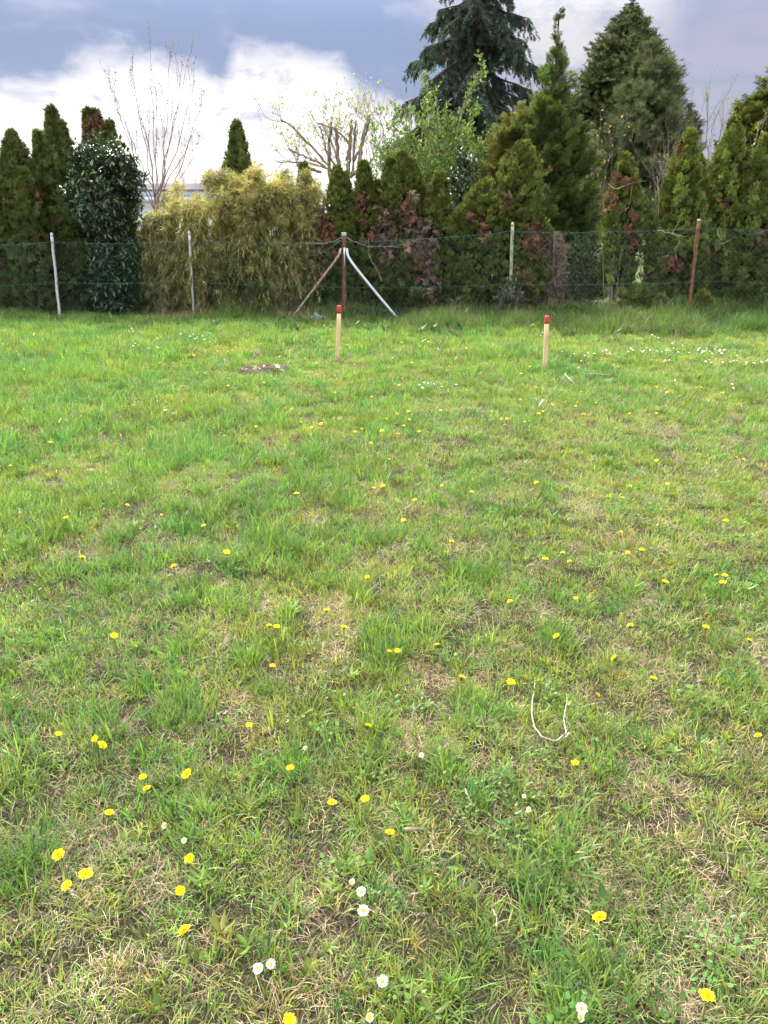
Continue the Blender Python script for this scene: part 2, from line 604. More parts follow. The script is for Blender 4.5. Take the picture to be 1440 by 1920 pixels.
def T_needles(seed, n=12, spread=0.5, w=0.09):
    """bottle-brush shoot: needles all round an axis"""
    r_ = np.random.default_rng(seed)
    V, F, C = [], [], []
    for k in range(n):
        z = k / n * 0.85
        a = k * 2.4 + r_.uniform(-.4, .4)
        L = spread * r_.uniform(0.7, 1.1) * (1.0 - 0.35 * k / n)
        d = np.array([math.cos(a), math.sin(a), 0.75])
        sd = np.array([-math.sin(a), math.cos(a), 0]) * w
        b = np.array([0, 0, z])
        i = len(V)
        V += [b - sd, b + sd, b + d * L]
        F.append((i, i + 1, i + 2))
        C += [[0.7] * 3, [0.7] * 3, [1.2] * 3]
    return np.array(V), np.array(F), np.array(C)

def leaf_verts(L, w, fold=0.15, curve=0.15):
    V = np.array([[0, 0, 0], [-w / 2, fold * w, L * .35], [0, -curve * L * .25, L * .4], [w / 2, fold * w, L * .35],
                  [-w * .36, fold * w - curve * L * .4, L * .7], [0, -curve * L * .55, L * .72], [w * .36, fold * w - curve * L * .4, L * .7], [0, -curve * L, L]])
    F = np.array([(0, 1, 2), (0, 2, 3), (1, 4, 5), (1, 5, 2), (2, 5, 6), (2, 6, 3), (4, 7, 5), (5, 7, 6)])
    return V, F

def leaf_simple(L, w, curve=0.15):
    V = np.array([[0, 0, 0], [-w / 2, 0, L * .42], [w / 2, 0, L * .42], [0, -curve * L, L]])
    F = np.array([(0, 1, 2), (1, 3, 2)])
    return V, F

def T_leaf(L=1.0, w=0.36, fold=0.15, curve=0.15):
    V, F = leaf_verts(L, w, fold, curve)
    return V, F, np.ones((len(V), 3))

def T_cluster(seed, n=7, L=1.0, w=0.1, cone=55, curve=0.25, axis=0.5):
    """leaves set round a short shoot"""
    r_ = np.random.default_rng(seed)
    VV, FF, CC = [], [], []
    k = 0
    for i in range(n):
        V, F = leaf_simple(L * r_.uniform(.7, 1.1), w * r_.uniform(.8, 1.2), curve)
        az, tilt = r_.uniform(0, 6.28), R(r_.uniform(cone * .3, cone))
        cz, sz, ct, st = math.cos(az), math.sin(az), math.cos(tilt), math.sin(tilt)
        Rm = np.array([[cz, -sz, 0], [sz, cz, 0], [0, 0, 1]]) @ np.array([[1, 0, 0], [0, ct, -st], [0, st, ct]])
        V = V @ Rm.T + np.array([0, 0, axis * i / n])
        f = r_.uniform(.75, 1.2)
        VV.append(V); FF.append(F + k); CC.append(np.full((len(V), 3), f)); k += len(V)
    return np.concatenate(VV), np.concatenate(FF), np.concatenate(CC)

FANS = [T_fan(s) for s in range(6)]
FEATHERS = [T_feather(20 + s) for s in range(5)]
DROOPS = [T_feather(40 + s, 6, 0.35, 0.3) for s in range(5)]
NEEDLES = [T_needles(60 + s) for s in range(4)]
PUFFS = [T_needles(80 + s, 16, 0.85, 0.05) for s in range(4)]
BAMBOO = [T_cluster(100 + s, 7, 1.0, 0.10, 42, 0.25, 0.7) for s in range(6)]
TWIGLEAF = [T_cluster(120 + s, 6, 0.55, 0.26, 70, 0.15, 1.0) for s in range(6)]
STRANDS = [T_cluster(140 + s, 6, 1.0, 0.06, 28, 0.1, 0.4) for s in range(4)]

# ------------------------------------------------------------------ thujas
def crown_profile(t, tip=0.5, power=0.8, low=0.85):
    up = np.clip((1 - t) / tip, 0, 1) ** power
    dn = low + (1 - low) * np.clip(t / 0.25, 0, 1)
    return up * dn

C_THUJA = np.array([0.128, 0.160, 0.046])
C_THUJA_L = np.array([0.100, 0.130, 0.047])
C_DEADRED = np.array([0.20, 0.095, 0.062])
C_DEADGREY = np.array([0.215, 0.15, 0.12])

def thuja(px, top, hw, Y, label, col=C_THUJA, lobes=(), dead=(), bottom=0.0, tip=0.5, power=0.8, lean=0.0, group=None, dens=420, size=0.125, name='thuja_tree'):
    """lobes: extra leaders (dpx, top, hw); dead: (px, py, rx, ry, 'red'|'grey') patches of dead foliage"""
    bx = at(px, top * .7 + 168, Y)[0]
    root = empty(name, (bx, Y, 0))
    tag(root, label, 'tree', group)
    acc, dacc = Acc(), Acc()
    core = Acc()
    for li, (dx, tp, w_) in enumerate([(0, top, hw)] + list(lobes)):
        cx, zt = at(px + dx, tp * .7 + 168, Y)[0], at(px + dx, tp, Y)[2]
        z0 = bottom
        Rm = w_ / ppm(Y)
        h = zt - z0
        n = int(2 * math.pi * Rm * h * 0.8 * dens)
        t = rng.random(n) ** 0.9
        a = rng.random(n) * 2 * math.pi
        seed = int(px * 7 + li * 131 + 1000)
        ph = np.stack([np.cos(a) * 1.0, np.sin(a) * 1.0, t * h / max(Rm, .2) * 0.55], -1)
        lump = 1 + 0.17 * vnoise(ph, 3.0, seed) + 0.17 * vnoise(ph * np.array([1, 1, .5]), 8.5, seed + 1)
        rr = Rm * crown_profile(t, tip, power) * lump
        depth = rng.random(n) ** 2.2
        stray = rng.random(n) < .035
        rr = np.where(stray, rr * rng.uniform(1.08, 1.3, n), rr)
        depth = np.where(stray, 0, depth)
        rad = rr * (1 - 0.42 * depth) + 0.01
        wob = 0.05 * vnoise(np.stack([t * 3, t * 0 + li, t * 0], -1), 2.0, seed + 2)
        P = np.stack([cx + wob + lean * t * h + rad * np.cos(a), Y + rad * np.sin(a), z0 + t * h], -1)
        outw = np.stack([np.cos(a), np.sin(a), np.zeros(n)], -1)
        d = norm(outw * 0.45 + np.array([0, 0, 1.0]) + 0.38 * rand_dirs(n))
        hint = norm(outw + 0.75 * rand_dirs(n))
        s = size * rng.uniform(0.65, 1.3, n)
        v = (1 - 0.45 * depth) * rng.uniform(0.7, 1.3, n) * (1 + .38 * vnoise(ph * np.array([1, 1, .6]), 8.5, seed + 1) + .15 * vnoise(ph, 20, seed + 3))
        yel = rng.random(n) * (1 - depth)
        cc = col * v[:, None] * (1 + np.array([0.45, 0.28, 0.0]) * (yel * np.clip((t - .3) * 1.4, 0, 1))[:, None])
        br = rng.random(n) < 0.035
        cc[br] = C_DEADRED * rng.uniform(.4, .9, (br.sum(), 1))
        X_, Y_ = project(P)
        isdead = np.zeros(n, bool)
        kind = np.zeros(n, int)
        for (qx, qy, rx, ry, kd) in dead:
            e = ((X_ - qx) / rx) ** 2 + ((Y_ - qy) / ry) ** 2 + 0.35 * vnoise(P, 14, 9)
            m = (rng.random(n) < np.clip((1.2 - e) * 1.2, 0, .8)) & (P[:, 1] < Y + 0.25 * Rm)
            isdead |= m
            kind[m] = 0 if kd == 'red' else 1
        live = ~isdead
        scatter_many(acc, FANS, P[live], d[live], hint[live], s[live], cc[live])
        if isdead.any():
            k = isdead.sum()
            dd = norm(outw[isdead] * 0.5 + np.array([0, 0, -0.8]) + 0.45 * rand_dirs(k))
            dc = np.where(kind[isdead][:, None] == 0, C_DEADRED, C_DEADGREY) * rng.uniform(0.5, 1.3, (k, 1))
            Pd = P[isdead] + outw[isdead] * 0.05
            scatter_many(dacc, STRANDS, Pd, dd, hint[isdead], s[isdead] * 1.0, dc)
            scatter_many(dacc, FANS, Pd, dd, hint[isdead], s[isdead] * 0.9, dc * 0.8)
        # inner twig mass
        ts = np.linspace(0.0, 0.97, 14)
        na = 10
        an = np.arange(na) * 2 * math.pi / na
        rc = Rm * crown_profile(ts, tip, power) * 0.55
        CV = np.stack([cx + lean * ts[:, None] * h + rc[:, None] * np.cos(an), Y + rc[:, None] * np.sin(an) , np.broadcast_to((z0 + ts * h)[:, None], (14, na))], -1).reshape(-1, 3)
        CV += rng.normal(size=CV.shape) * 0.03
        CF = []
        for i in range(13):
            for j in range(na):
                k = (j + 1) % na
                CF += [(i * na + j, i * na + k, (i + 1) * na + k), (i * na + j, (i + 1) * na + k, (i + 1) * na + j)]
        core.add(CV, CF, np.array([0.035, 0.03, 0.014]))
        if li == 0:
            zt0 = zt
    c_ = acc.build('crown', M['thuja'], root)
    c_['kind'] = 'stuff'
    core.build('inner_twigs', M['dead'], root)
    if dacc.n:
        do = dacc.build('dead_foliage', M['dead'], root)
        do['label'] = 'withered brown patch of hanging sprays'
        do['kind'] = 'stuff'
    V, F = tube([(bx, Y, -0.05), (bx + .01, Y, zt0 * .4), (bx, Y, zt0 * .8)], [0.07, 0.05, 0.02], 7)
    a = Acc(); a.add(V, F); a.build('trunk', M['bark'], root)
    return root

def build_thujas():
    L, Rr = C_THUJA_L, C_THUJA
    thuja(-35, 285, 48, 15.9, 'dark thuja cut off by the left edge of the view', L)
    thuja(36, 252, 44, 15.7, 'blunt dark thuja between the left edge and the tall pointed thuja', L, lobes=[(-32, 300, 26)], tip=.38)
    thuja(60, 322, 26, 15.1, 'shortest narrow thuja at the left, with a narrow brown side', L, dead=[(66, 350, 8, 22, 'red')], tip=.4)
    thuja(110, 206, 38, 15.6, 'tall sharply pointed thuja left of the glossy laurel', L, lobes=[(-22, 252, 28), (18, 235, 30)], dead=[(105, 520, 8, 10, 'red')])
    thuja(190, 212, 44, 16.4, 'thuja with red-brown tip rising behind the glossy laurel', L, lobes=[(-14, 210, 26), (28, 232, 22), (-60, 420, 40)], dead=[(176, 240, 11, 26, 'red')])
    thuja(446, 232, 32, 17.6, 'single pointed thuja standing up behind the yellow bamboo', L * 1.1, tip=.42)
    thuja(573, 312, 24, 16.8, 'small thuja top between bamboo and pollarded tree', L, tip=.4)
    thuja(632, 318, 27, 15.1, 'thuja beside the bamboo, its left flank dead', Rr * .8, lobes=[(22, 330, 18), (-20, 420, 24)], dead=[(604, 425, 16, 60, 'grey'), (615, 430, 14, 30, 'red'), (602, 500, 9, 28, 'red'), (632, 470, 9, 14, 'red')], tip=.35)
    thuja(682, 310, 27, 15.3, 'thuja right behind the braced corner post, thin dead streak', Rr * .8, lobes=[(26, 345, 18)], dead=[(680, 390, 9, 34, 'red'), (694, 440, 8, 20, 'red')], tip=.35)
    thuja(752, 290, 38, 15.2, 'broadest thuja of the middle hedge with long dead brown drapes', Rr * .8, lobes=[(-18, 302, 24), (22, 305, 26), (-24, 400, 30)], dead=[(724, 435, 20, 62, 'grey'), (770, 425, 17, 60, 'grey'), (762, 395, 12, 30, 'red')], tip=.33)
    thuja(820, 328, 30, 15.0, 'right thuja of the middle hedge, lower half dead and grey', Rr * .8, lobes=[(-28, 440, 24)], dead=[(803, 450, 22, 52, 'grey'), (806, 520, 18, 50, 'grey'), (786, 500, 12, 30, 'red')], tip=.35)
    thuja(905, 345, 37, 14.9, 'squat rounded thuja left of the pale flaking post', Rr * .85, dead=[(907, 430, 8, 26, 'red'), (888, 405, 8, 12, 'red'), (942, 378, 12, 18, 'red')], tip=.22, power=.55)
    thuja(980, 272, 38, 15.1, 'tall rounded thuja behind the pale flaking post', Rr * .9, lobes=[(10, 400, 38)], dead=[(998, 450, 18, 34, 'red'), (950, 375, 14, 22, 'grey'), (975, 520, 16, 16, 'red')], tip=.2, power=.55)
    thuja(1168, 295, 31, 15.0, 'isolated slim thuja with brown tufts, bare at its foot', Rr, dead=[(1172, 338, 14, 14, 'red'), (1150, 376, 13, 16, 'red'), (1180, 410, 10, 24, 'red'), (1183, 455, 9, 24, 'red')], bottom=.55, tip=.38)
    thuja(1285, 252, 46, 14.8, 'broad pointed thuja left of the rusty post', Rr * 1.1, lobes=[(-26, 345, 30), (16, 300, 34)], dead=[(1262, 490, 18, 22, 'red'), (1283, 275, 4, 14, 'red')], bottom=.2)
    thuja(1362, 226, 40, 15.0, 'tallest pointed thuja right of the rusty post', Rr * 1.1, lobes=[(-28, 320, 28), (24, 290, 26)], dead=[(1316, 420, 13, 22, 'red'), (1328, 465, 12, 24, 'red'), (1356, 381, 8, 11, 'red')], bottom=.1)
    thuja(1418, 260, 33, 14.7, 'pointed thuja at the right edge with grey dead tuft', Rr * 1.05, lobes=[(20, 300, 30)], dead=[(1425, 440, 14, 16, 'grey')], bottom=.05)
    thuja(1478, 285, 36, 14.9, 'thuja mostly cut off by the right edge of the view', Rr, dead=[(1442, 310, 10, 40, 'red')])

build_thujas()

# ------------------------------------------------------------------ bamboo
def envelope_x(pyq, rows):
    ys = [r_[0] for r_ in rows]
    return np.interp(pyq, ys, [r_[1] for r_ in rows]), np.interp(pyq, ys, [r_[2] for r_ in rows])

def build_bamboo():
    Y = 15.6
    rows = [(325, 425, 480), (345, 400, 565), (365, 345, 590), (395, 285, 600), (440, 268, 605), (520, 278, 600), (590, 282, 590)]
    base = at(435, 590, Y)
    root = empty('bamboo_clump', (base[0], Y, 0))
    tag(root, 'big shaggy clump of yellow-green bamboo behind the wire fence', 'bamboo')
    acc = Acc(); stems = Acc()
    npl = 480
    # plumes are the leafy tips of culms that arch over outwards and down
    for k in range(npl):
        py = 336 + (rng.random() ** 0.85) * 236
        xl, xr = envelope_x(py + rng.normal() * 9, rows)
        u = rng.uniform(-1, 1)
        px = (xl + xr) / 2 + u * (xr - xl) / 2 * 0.97
        bulge = 0.95 * math.sqrt(max(0.0, 1 - u * u)) * min(1, (py - 312) / 60)
        back = rng.random() < 0.3
        Yp = Y + (0.9 * rng.random() if back else -bulge * rng.uniform(0.45, 1.05))
        p0 = at(px, py, Yp)
        if p0[2] < 0.12:
            continue
        top = max(0.0, 1 - (py - 330) / 100)
        n = 9
        Lp = rng.uniform(0.45, 0.95)
        out = norm(np.array([u * 0.9 + rng.normal() * .35, -0.9 + (1.2 * rng.random() if back else 0), 0.0]))
        tt = np.linspace(0, 1, n)
        # rises and then hangs
        up = rng.uniform(0.1, 0.4) + rng.uniform(.0, .65) * top
        path = p0 + out * (tt * Lp * (0.55 - 0.25 * top))[:, None] + np.array([0, 0, 1.0]) * (up * tt * Lp - (1.35 - 0.7 * top) * tt ** 2 * Lp)[:, None] + rng.normal(size=(n, 3)) * 0.015
        path[:, 2] = np.maximum(path[:, 2], 0.05)
        m = 58
        ti = rng.random(m) * (n - 1)
        i0 = np.clip(ti.astype(int), 0, n - 2)
        f = (ti - i0)[:, None]
        P = path[i0] * (1 - f) + path[i0 + 1] * f + rng.normal(size=(m, 3)) * 0.05
        tan = norm(path[i0 + 1] - path[i0])
        d = norm(tan * 0.8 + np.array([0, -.12, -0.55 + 0.6 * top]) + 0.32 * rand_dirs(m))
        hz = (p0[2] - 0.1) / 2.6
        tanc = np.array([0.44, 0.37, 0.165])
        olive = np.array([0.29, 0.275, 0.115])
        green = np.array([0.15, 0.18, 0.05])
        w = np.clip(hz + rng.normal() * .22, 0, 1)
        base_c = (olive * (1 - w) + tanc * w) * rng.uniform(.7, 1.15)
        if rng.random() < 0.30:
            base_c = base_c * .55 + green * .45
        c_ = base_c * rng.uniform(0.65, 1.25, (m, 1)) * (1 + rng.normal(size=(m, 3)) * 0.06)
        s = rng.uniform(0.09, 0.16, m)
        scatter_many(acc, BAMBOO, P, d, rand_dirs(m), s, np.clip(c_, .01, 1))
        if k % 4 == 0:
            g = np.array([p0[0] * .8 + base[0] * .2, Y + rng.uniform(-.3, .4), 0.0])
            midp = (g + p0) / 2 + np.array([0, 0, .1])
            V, F = tube([g, midp, p0], [0.011, 0.009, 0.006], 5, False)
            stems.add(V, F)
    o = acc.build('foliage', M['bamboo'], root); o['kind'] = 'stuff'
    # dark litter heart of the clump
    mc = mat_noise('bamboo_culm', [(0.3, (0.12, 0.12, 0.04)), (0.7, (0.26, 0.22, 0.09))], 10, rough=.6, bump=0)
    o = stems.build('culms', mc, root); o['kind'] = 'stuff'

build_bamboo()

# ------------------------------------------------------------------ laurel bushes
def laurel(name, label, Y, blobs, n, col, parent_px, Lsize=0.12):
    base = at(parent_px[0], parent_px[1], Y)
    root = empty(name, (base[0], Y, 0))
    tag(root, label, 'shrub')
    acc, st = Acc(), Acc()
    tot = sum(b[2] * b[3] for b in blobs)
    T = [T_leaf(1, .36, .16, .22), T_leaf(1, .40, .1, .3), T_leaf(1, .33, .2, .1)]
    for (cx, cyy, rx, ry) in blobs:
        c0 = at(cx, cyy, Y)
        k = ppm(Y)
        ex = np.array([rx / k, min(rx, ry) / k * 0.9, ry / k])
        ns = int(n * rx * ry / tot)
        u = rand_dirs(ns)
        lump = 1 + 0.13 * vnoise(u, 4.0, int(cx)) + 0.08 * vnoise(u, 9.0, int(cx) + 1)
        rad = (1 - 0.5 * rng.random(ns) ** 2.0) * lump
        tips = c0 + u * ex * rad[:, None]
        tips[:, 2] = np.maximum(tips[:, 2], 0.06)
        per = 6
        sd = norm(u * ex + np.array([0, 0, 0.45]))
        for j in range(per):
            off = rng.uniform(-0.09, 0.0, ns)
            P = tips + sd * off[:, None]
            d = norm(sd * 0.55 + 0.85 * rand_dirs(ns) + np.array([0, -.1, -0.12]))
            hint = norm(np.array([0, 0, 1.0]) + 0.35 * rand_dirs(ns) + sd * .4)
            c_ = col * rng.uniform(0.6, 1.5, (ns, 1))
            fresh = rng.random(ns) < 0.05
            c_[fresh] = np.array([0.10, 0.15, 0.03])
            scatter_many(acc, T, P, d, hint, Lsize * rng.uniform(.7, 1.15, ns), np.clip(c_, 0.004, 1))
        for q in range(0, ns, 9):
            V, F = tube([c0 + (tips[q] - c0) * .15, c0 + (tips[q] - c0) * .6 + rng.normal(size=3) * .03, tips[q]], [.010, .007, .004], 4, False)
            st.add(V, F)
    for q in range(5):
        g = np.array([base[0] + rng.uniform(-.15, .15), Y + rng.uniform(-.1, .1), -0.03])
        tpt = at(blobs[0][0] + rng.uniform(-30, 30), blobs[0][1], Y)
        V, F = tube([g, (g + tpt) / 2 + rng.normal(size=3) * .06, tpt], [.03, .022, .012], 6, False)
        st.add(V, F)
    o = acc.build('foliage', M['laurel'], root); o['kind'] = 'stuff'
    o = st.build('stems', M['bark'], root); o['kind'] = 'stuff'
    return root

C_LAUREL = np.array([0.050, 0.085, 0.036])
laurel('laurel_bush', 'glossy dark cherry laurel with round head between thujas and bamboo', 15.0,
       [(195, 360, 72, 88), (215, 490, 54, 60), (218, 545, 52, 48), (170, 310, 42, 40), (235, 330, 34, 44)], 1500, C_LAUREL, (215, 590), 0.125)
laurel('laurel_bush', 'dark glossy shrub in the gap left of the squat thuja', 16.3,
       [(858, 430, 26, 60), (862, 520, 28, 70), (868, 330, 26, 50)], 520, C_LAUREL * 1.05, (862, 590), 0.125)

# ------------------------------------------------------------------ tall conifers
def spruce():
    Y = 27.0
    x0 = at(889, 165, Y)[0]
    H = 13.2
    root = empty('blue_spruce', (x0, Y, 0))
    tag(root, 'tall blue-grey spruce with drooping boughs, top cut off by the frame', 'tree')
    tr = Acc()
    V, F = tube([(x0, Y, -.1), (x0 - .02, Y, 3), (x0 + .03, Y, 6.5), (x0, Y, 10), (x0, Y, H)], [.26, .21, .15, .09, .02], 9)
    tr.add(V, F)
    tr.build('trunk', M['bark_dark'], root, smooth=True)
    acc, br = Acc(), Acc()
    z = 2.4
    while z < H - .3:
        nb = 5 if z < 10 else 5
        a0 = rng.random() * 6.28
        for k in range(nb):
            a = a0 + k * 2 * math.pi / nb + rng.normal() * .25
            zz = z + rng.uniform(-.2, .2)
            L = max(0.25, 3.0 * ((H - zz) / (H - 3.2)) ** 0.95 * rng.uniform(0.72, 1.18))
            if zz < 3.6: L *= .8
            n = 8
            tt = np.linspace(0, 1, n)
            out = np.array([math.cos(a), math.sin(a), 0])
            droop = rng.uniform(0.45, 0.75) if zz < 9 else rng.uniform(.1, .4)
            path = np.array([x0, Y, zz]) + out * (tt * L)[:, None] + np.array([0, 0, 1.]) * (0.1 * tt * L - droop * L * tt ** 1.7 * .8 + .12 * L * tt ** 4)[:, None]
            path += np.cumsum(rng.normal(size=(n, 3)) * .02, 0)
            V, F = tube(path, np.linspace(.045, .012, n) * (0.5 + L / 3), 5, False)
            br.add(V, F)
            # hanging branchlets
            m = int(25 * L) + 8
            ti = (0.12 + 0.88 * rng.random(m) ** .8) * (n - 1)
            i0 = np.clip(ti.astype(int), 0, n - 2)
            f = (ti - i0)[:, None]
            B = path[i0] * (1 - f) + path[i0 + 1] * f
            side = np.array([-math.sin(a), math.cos(a), 0])
            sgn = rng.choice([-1, 1], m)[:, None]
            for j in range(m):
                Lb = rng.uniform(.18, .6) * (0.5 + 0.5 * L / 2.5)
                q = 8
                ts = rng.random(q)
                dirb = norm(side * sgn[j] * rng.uniform(.2, .9) + out * rng.uniform(.1, .5) + np.array([0, 0, -.25]))
                P = B[j] + dirb * (ts * Lb)[:, None] + np.array([0, 0, -1.]) * (ts ** 1.5 * Lb * rng.uniform(.5, 1.1))[:, None]
                d = norm(dirb * .6 + np.array([0, 0, -.7]) + .5 * rand_dirs(q))
                base_c = np.array([0.15, 0.205, 0.170]) if rng.random() < .75 else np.array([0.12, 0.135, 0.095])
                if rng.random() < .06: base_c = np.array([.20, .13, .10])
                c_ = base_c * rng.uniform(.55, 1.5, (q, 1))
                scatter_many(acc, NEEDLES, P, d, rand_dirs(q), rng.uniform(.13, .22, q), c_)
        z += rng.uniform(.34, .50)
    o = acc.build('foliage', M['needle'], root); o['kind'] = 'stuff'
    o = br.build('boughs', M['bark_dark'], root); o['kind'] = 'stuff'

spruce()

def conifer(name, label, px, Y, prof, templates, dens, size, col, up=0.2, outw=0.9, mat='needle', gap=0.25, tipcol=None, trunk_r=.16, seed=1, droop=0.0, hollow=0.5):
    """prof: (py, half width px, centre shift px) from the top down; foliage on many short boughs"""
    x0 = at(px, prof[0][0] * .55 + 135, Y)[0]
    root = empty(name, (x0, Y, 0))
    tag(root, label, 'tree')
    k = ppm(Y)
    ys = [p[0] for p in prof]; ws = [p[1] for p in prof]; sh = [p[2] for p in prof]
    acc, br = Acc(), Acc()
    ztop = at(px, ys[0], Y)[2]
    V, F = tube([(x0, Y, -.1), (x0 + .03, Y, ztop * .5), (x0 + sh[0] / k, Y, ztop * .97)], [trunk_r, trunk_r * .6, .015], 8)
    t_ = Acc(); t_.add(V, F); t_.build('trunk', M['bark'], root, smooth=True)
    nb = int(dens)
    pyv = np.interp(rng.random(nb), np.cumsum(np.r_[0, (np.array(ws[1:]) + np.array(ws[:-1])) * np.diff(ys)]) / np.sum((np.array(ws[1:]) + np.array(ws[:-1])) * np.diff(ys)), ys)
    for i in range(nb):
        py = pyv[i]
        w = np.interp(py, ys, ws) / k
        cx = x0 + np.interp(py, ys, sh) / k
        zt = at(px, py, Y)[2]
        a = rng.random() * 6.28
        ph = np.array([[math.cos(a), math.sin(a), zt * .8]])
        Lr = w * (1 + .16 * vnoise(ph, 3.5, seed)[0] + .16 * rng.normal())
        Lr *= rng.choice([1.0, 0.8, 0.6], p=[.6, .25, .15])
        if Lr < .03: Lr = .03
        out = np.array([math.cos(a), math.sin(a), 0])
        tipp = np.array([cx, Y, zt]) + out * Lr
        start = np.array([cx, Y, max(0.0, zt - up * Lr - .1)]) + out * Lr * .1
        q = int(8 + 22 * min(1.0, Lr))
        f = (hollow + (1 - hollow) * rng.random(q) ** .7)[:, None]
        P = start * (1 - f) + tipp * f + rng.normal(size=(q, 3)) * np.array([.09, .09, .07]) * (.15 + min(1.4, Lr * 1.3))
        P[:, 2] = np.maximum(P[:, 2], .1)
        d = norm(out * outw + np.array([0, 0, up - droop]) + .45 * rand_dirs(q))
        hint = norm(np.array([0, 0, 1.]) + .6 * rand_dirs(q))
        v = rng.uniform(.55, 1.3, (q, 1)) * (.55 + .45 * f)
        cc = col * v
        if tipcol is not None:
            m = rng.random(q)[:, None] < .45 * f
            cc = np.where(m, tipcol * rng.uniform(.7, 1.2, (q, 1)), cc)
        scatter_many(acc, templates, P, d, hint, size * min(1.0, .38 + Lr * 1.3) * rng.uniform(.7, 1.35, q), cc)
        if i % 3 == 0:
            V, F = tube([start, (start + tipp) / 2 + np.array([0, 0, .03]), tipp], [.02, .013, .005], 4, False)
            br.add(V, F)
    o = acc.build('foliage', M[mat], root); o['kind'] = 'stuff'
    o = br.build('boughs', M['bark_dark'], root); o['kind'] = 'stuff'
    return root

conifer('yew_tree', 'tall dense dark-green conifer with conical crown behind the soft pine', 1172, 26.0,
        [(-20, 1, 0), (10, 9, 0), (40, 22, 0), (80, 40, 0), (130, 60, 0), (190, 78, -2), (260, 88, -2), (340, 84, 0), (430, 70, 0)],
        DROOPS + NEEDLES, 1700, .20, np.array([0.105, 0.125, 0.050]), up=.3, seed=3, droop=.1, hollow=.25, tipcol=np.array([.14, .16, .065]))
conifer('pine_tree', 'soft grey-green pine with puffy needle tufts before the tall conifer', 1214, 23.5,
        [(78, 8, -2), (110, 30, -2), (170, 46, 0), (230, 62, 2), (300, 72, 0), (360, 66, -6), (430, 60, -10)],
        PUFFS, 560, .17, np.array([0.12, 0.142, 0.056]), up=.55, seed=5, hollow=.4, tipcol=np.array([.155, .18, .075]))
conifer('cypress_tree', 'feathery olive cypress with thin spindly tip, right of the blue spruce', 1040, 17.8,
        [(18, 1.5, 0), (60, 5, 0), (95, 8, 0), (108, 13, 0), (170, 25, -2), (230, 38, 0), (300, 48, 16), (380, 50, 30), (470, 50, 42), (590, 46, 50)],
        FEATHERS, 640, .26, np.array([0.105, 0.148, 0.055]), up=.85, seed=8, hollow=.25, tipcol=np.array([.17, .195, .07]), mat='thuja', trunk_r=.12)
conifer('golden_cypress', 'golden-tinged cypress between leafy green tree and feathery cypress', 972, 18.4,
        [(190, 4, 0), (220, 20, 0), (270, 34, 0), (330, 38, 0), (420, 38, 0), (500, 34, 0)],
        FEATHERS, 340, .24, np.array([0.165, 0.165, 0.055]), up=.7, seed=9, hollow=.35, tipcol=np.array([.25, .22, .07]), mat='thuja', trunk_r=.07)
conifer('conifer_tree', 'dark conifer rising behind the thujas at the right edge', 1440, 19.5,
        [(128, 4, -8), (170, 24, -4), (230, 44, 0), (300, 58, 0), (400, 60, 0)],
        FEATHERS, 420, .24, np.array([0.10, 0.12, 0.038]), up=.6, seed=12, hollow=.4, tipcol=np.array([.17, .18, .045]), mat='thuja', trunk_r=.09)
conifer('conifer_tree', 'small grey-brown conifer spire right of the tall pine', 1292, 24.0,
        [(196, 3, 0), (230, 14, 0), (280, 22, 0), (360, 26, 0)],
        FEATHERS, 150, .22, np.array([0.13, 0.125, 0.07]), up=.6, seed=13, hollow=.4, mat='thuja', trunk_r=.06)

# ------------------------------------------------------------------ broadleaf trees
def branch_path(p0, d, L, n, wob, up=0.0):
    pts = [np.array(p0, float)]
    d = norm(np.array(d, float))
    for i in range(n):
        d = norm(d + rng.normal(size=3) * wob + np.array([0, 0, up]))
        pts.append(pts[-1] + d * L / n)
    return np.array(pts)

def twigs_from(acc, path, r0, n, L, depth, spread=.7, up=.08, tips=None, sides=4, wob=.1):
    for _ in range(n):
        f = rng.uniform(.25, 1.0) * (len(path) - 1)
        i = min(int(f), len(path) - 2)
        p = path[i] + (path[i + 1] - path[i]) * (f - i)
        tan = norm(path[i + 1] - path[i])
        d = norm(tan + spread * rand_dirs(1)[0])
        l_ = L * rng.uniform(.6, 1.2)
        pp = branch_path(p, d, l_, 5, wob, up)
        V, F = tube(pp, np.linspace(r0, r0 * .35, len(pp)), sides, False)
        acc.add(V, F)
        if tips is not None:
            tips.append(pp)
        if depth > 0:
            twigs_from(acc, pp, r0 * .6, max(2, n // 2), L * .55, depth - 1, spread, up, tips, 3, wob)

def leaves_on(acc, paths, per, T, size, col, jitter=.03, upw=.3):
    if not paths: return
    P, D = [], []
    for p in paths:
        f = rng.uniform(.15, 1.0, per) * (len(p) - 1)
        i = np.minimum(f.astype(int), len(p) - 2)
        P.append(p[i] + (p[i + 1] - p[i]) * (f - i)[:, None])
        D.append(norm(p[i + 1] - p[i]))
    P, D = np.concatenate(P), np.concatenate(D)
    n = len(P)
    P = P + rng.normal(size=(n, 3)) * jitter
    d = norm(D * .6 + rand_dirs(n) * .9 + np.array([0, 0, upw]))
    scatter_many(acc, T, P, d, rand_dirs(n), size * rng.uniform(.6, 1.3, n), np.clip(col * rng.uniform(.65, 1.35, (n, 1)), 0, 1))

LEAVES = [T_leaf(1, .5, .1, .15), T_leaf(1, .42, .2, .1)]

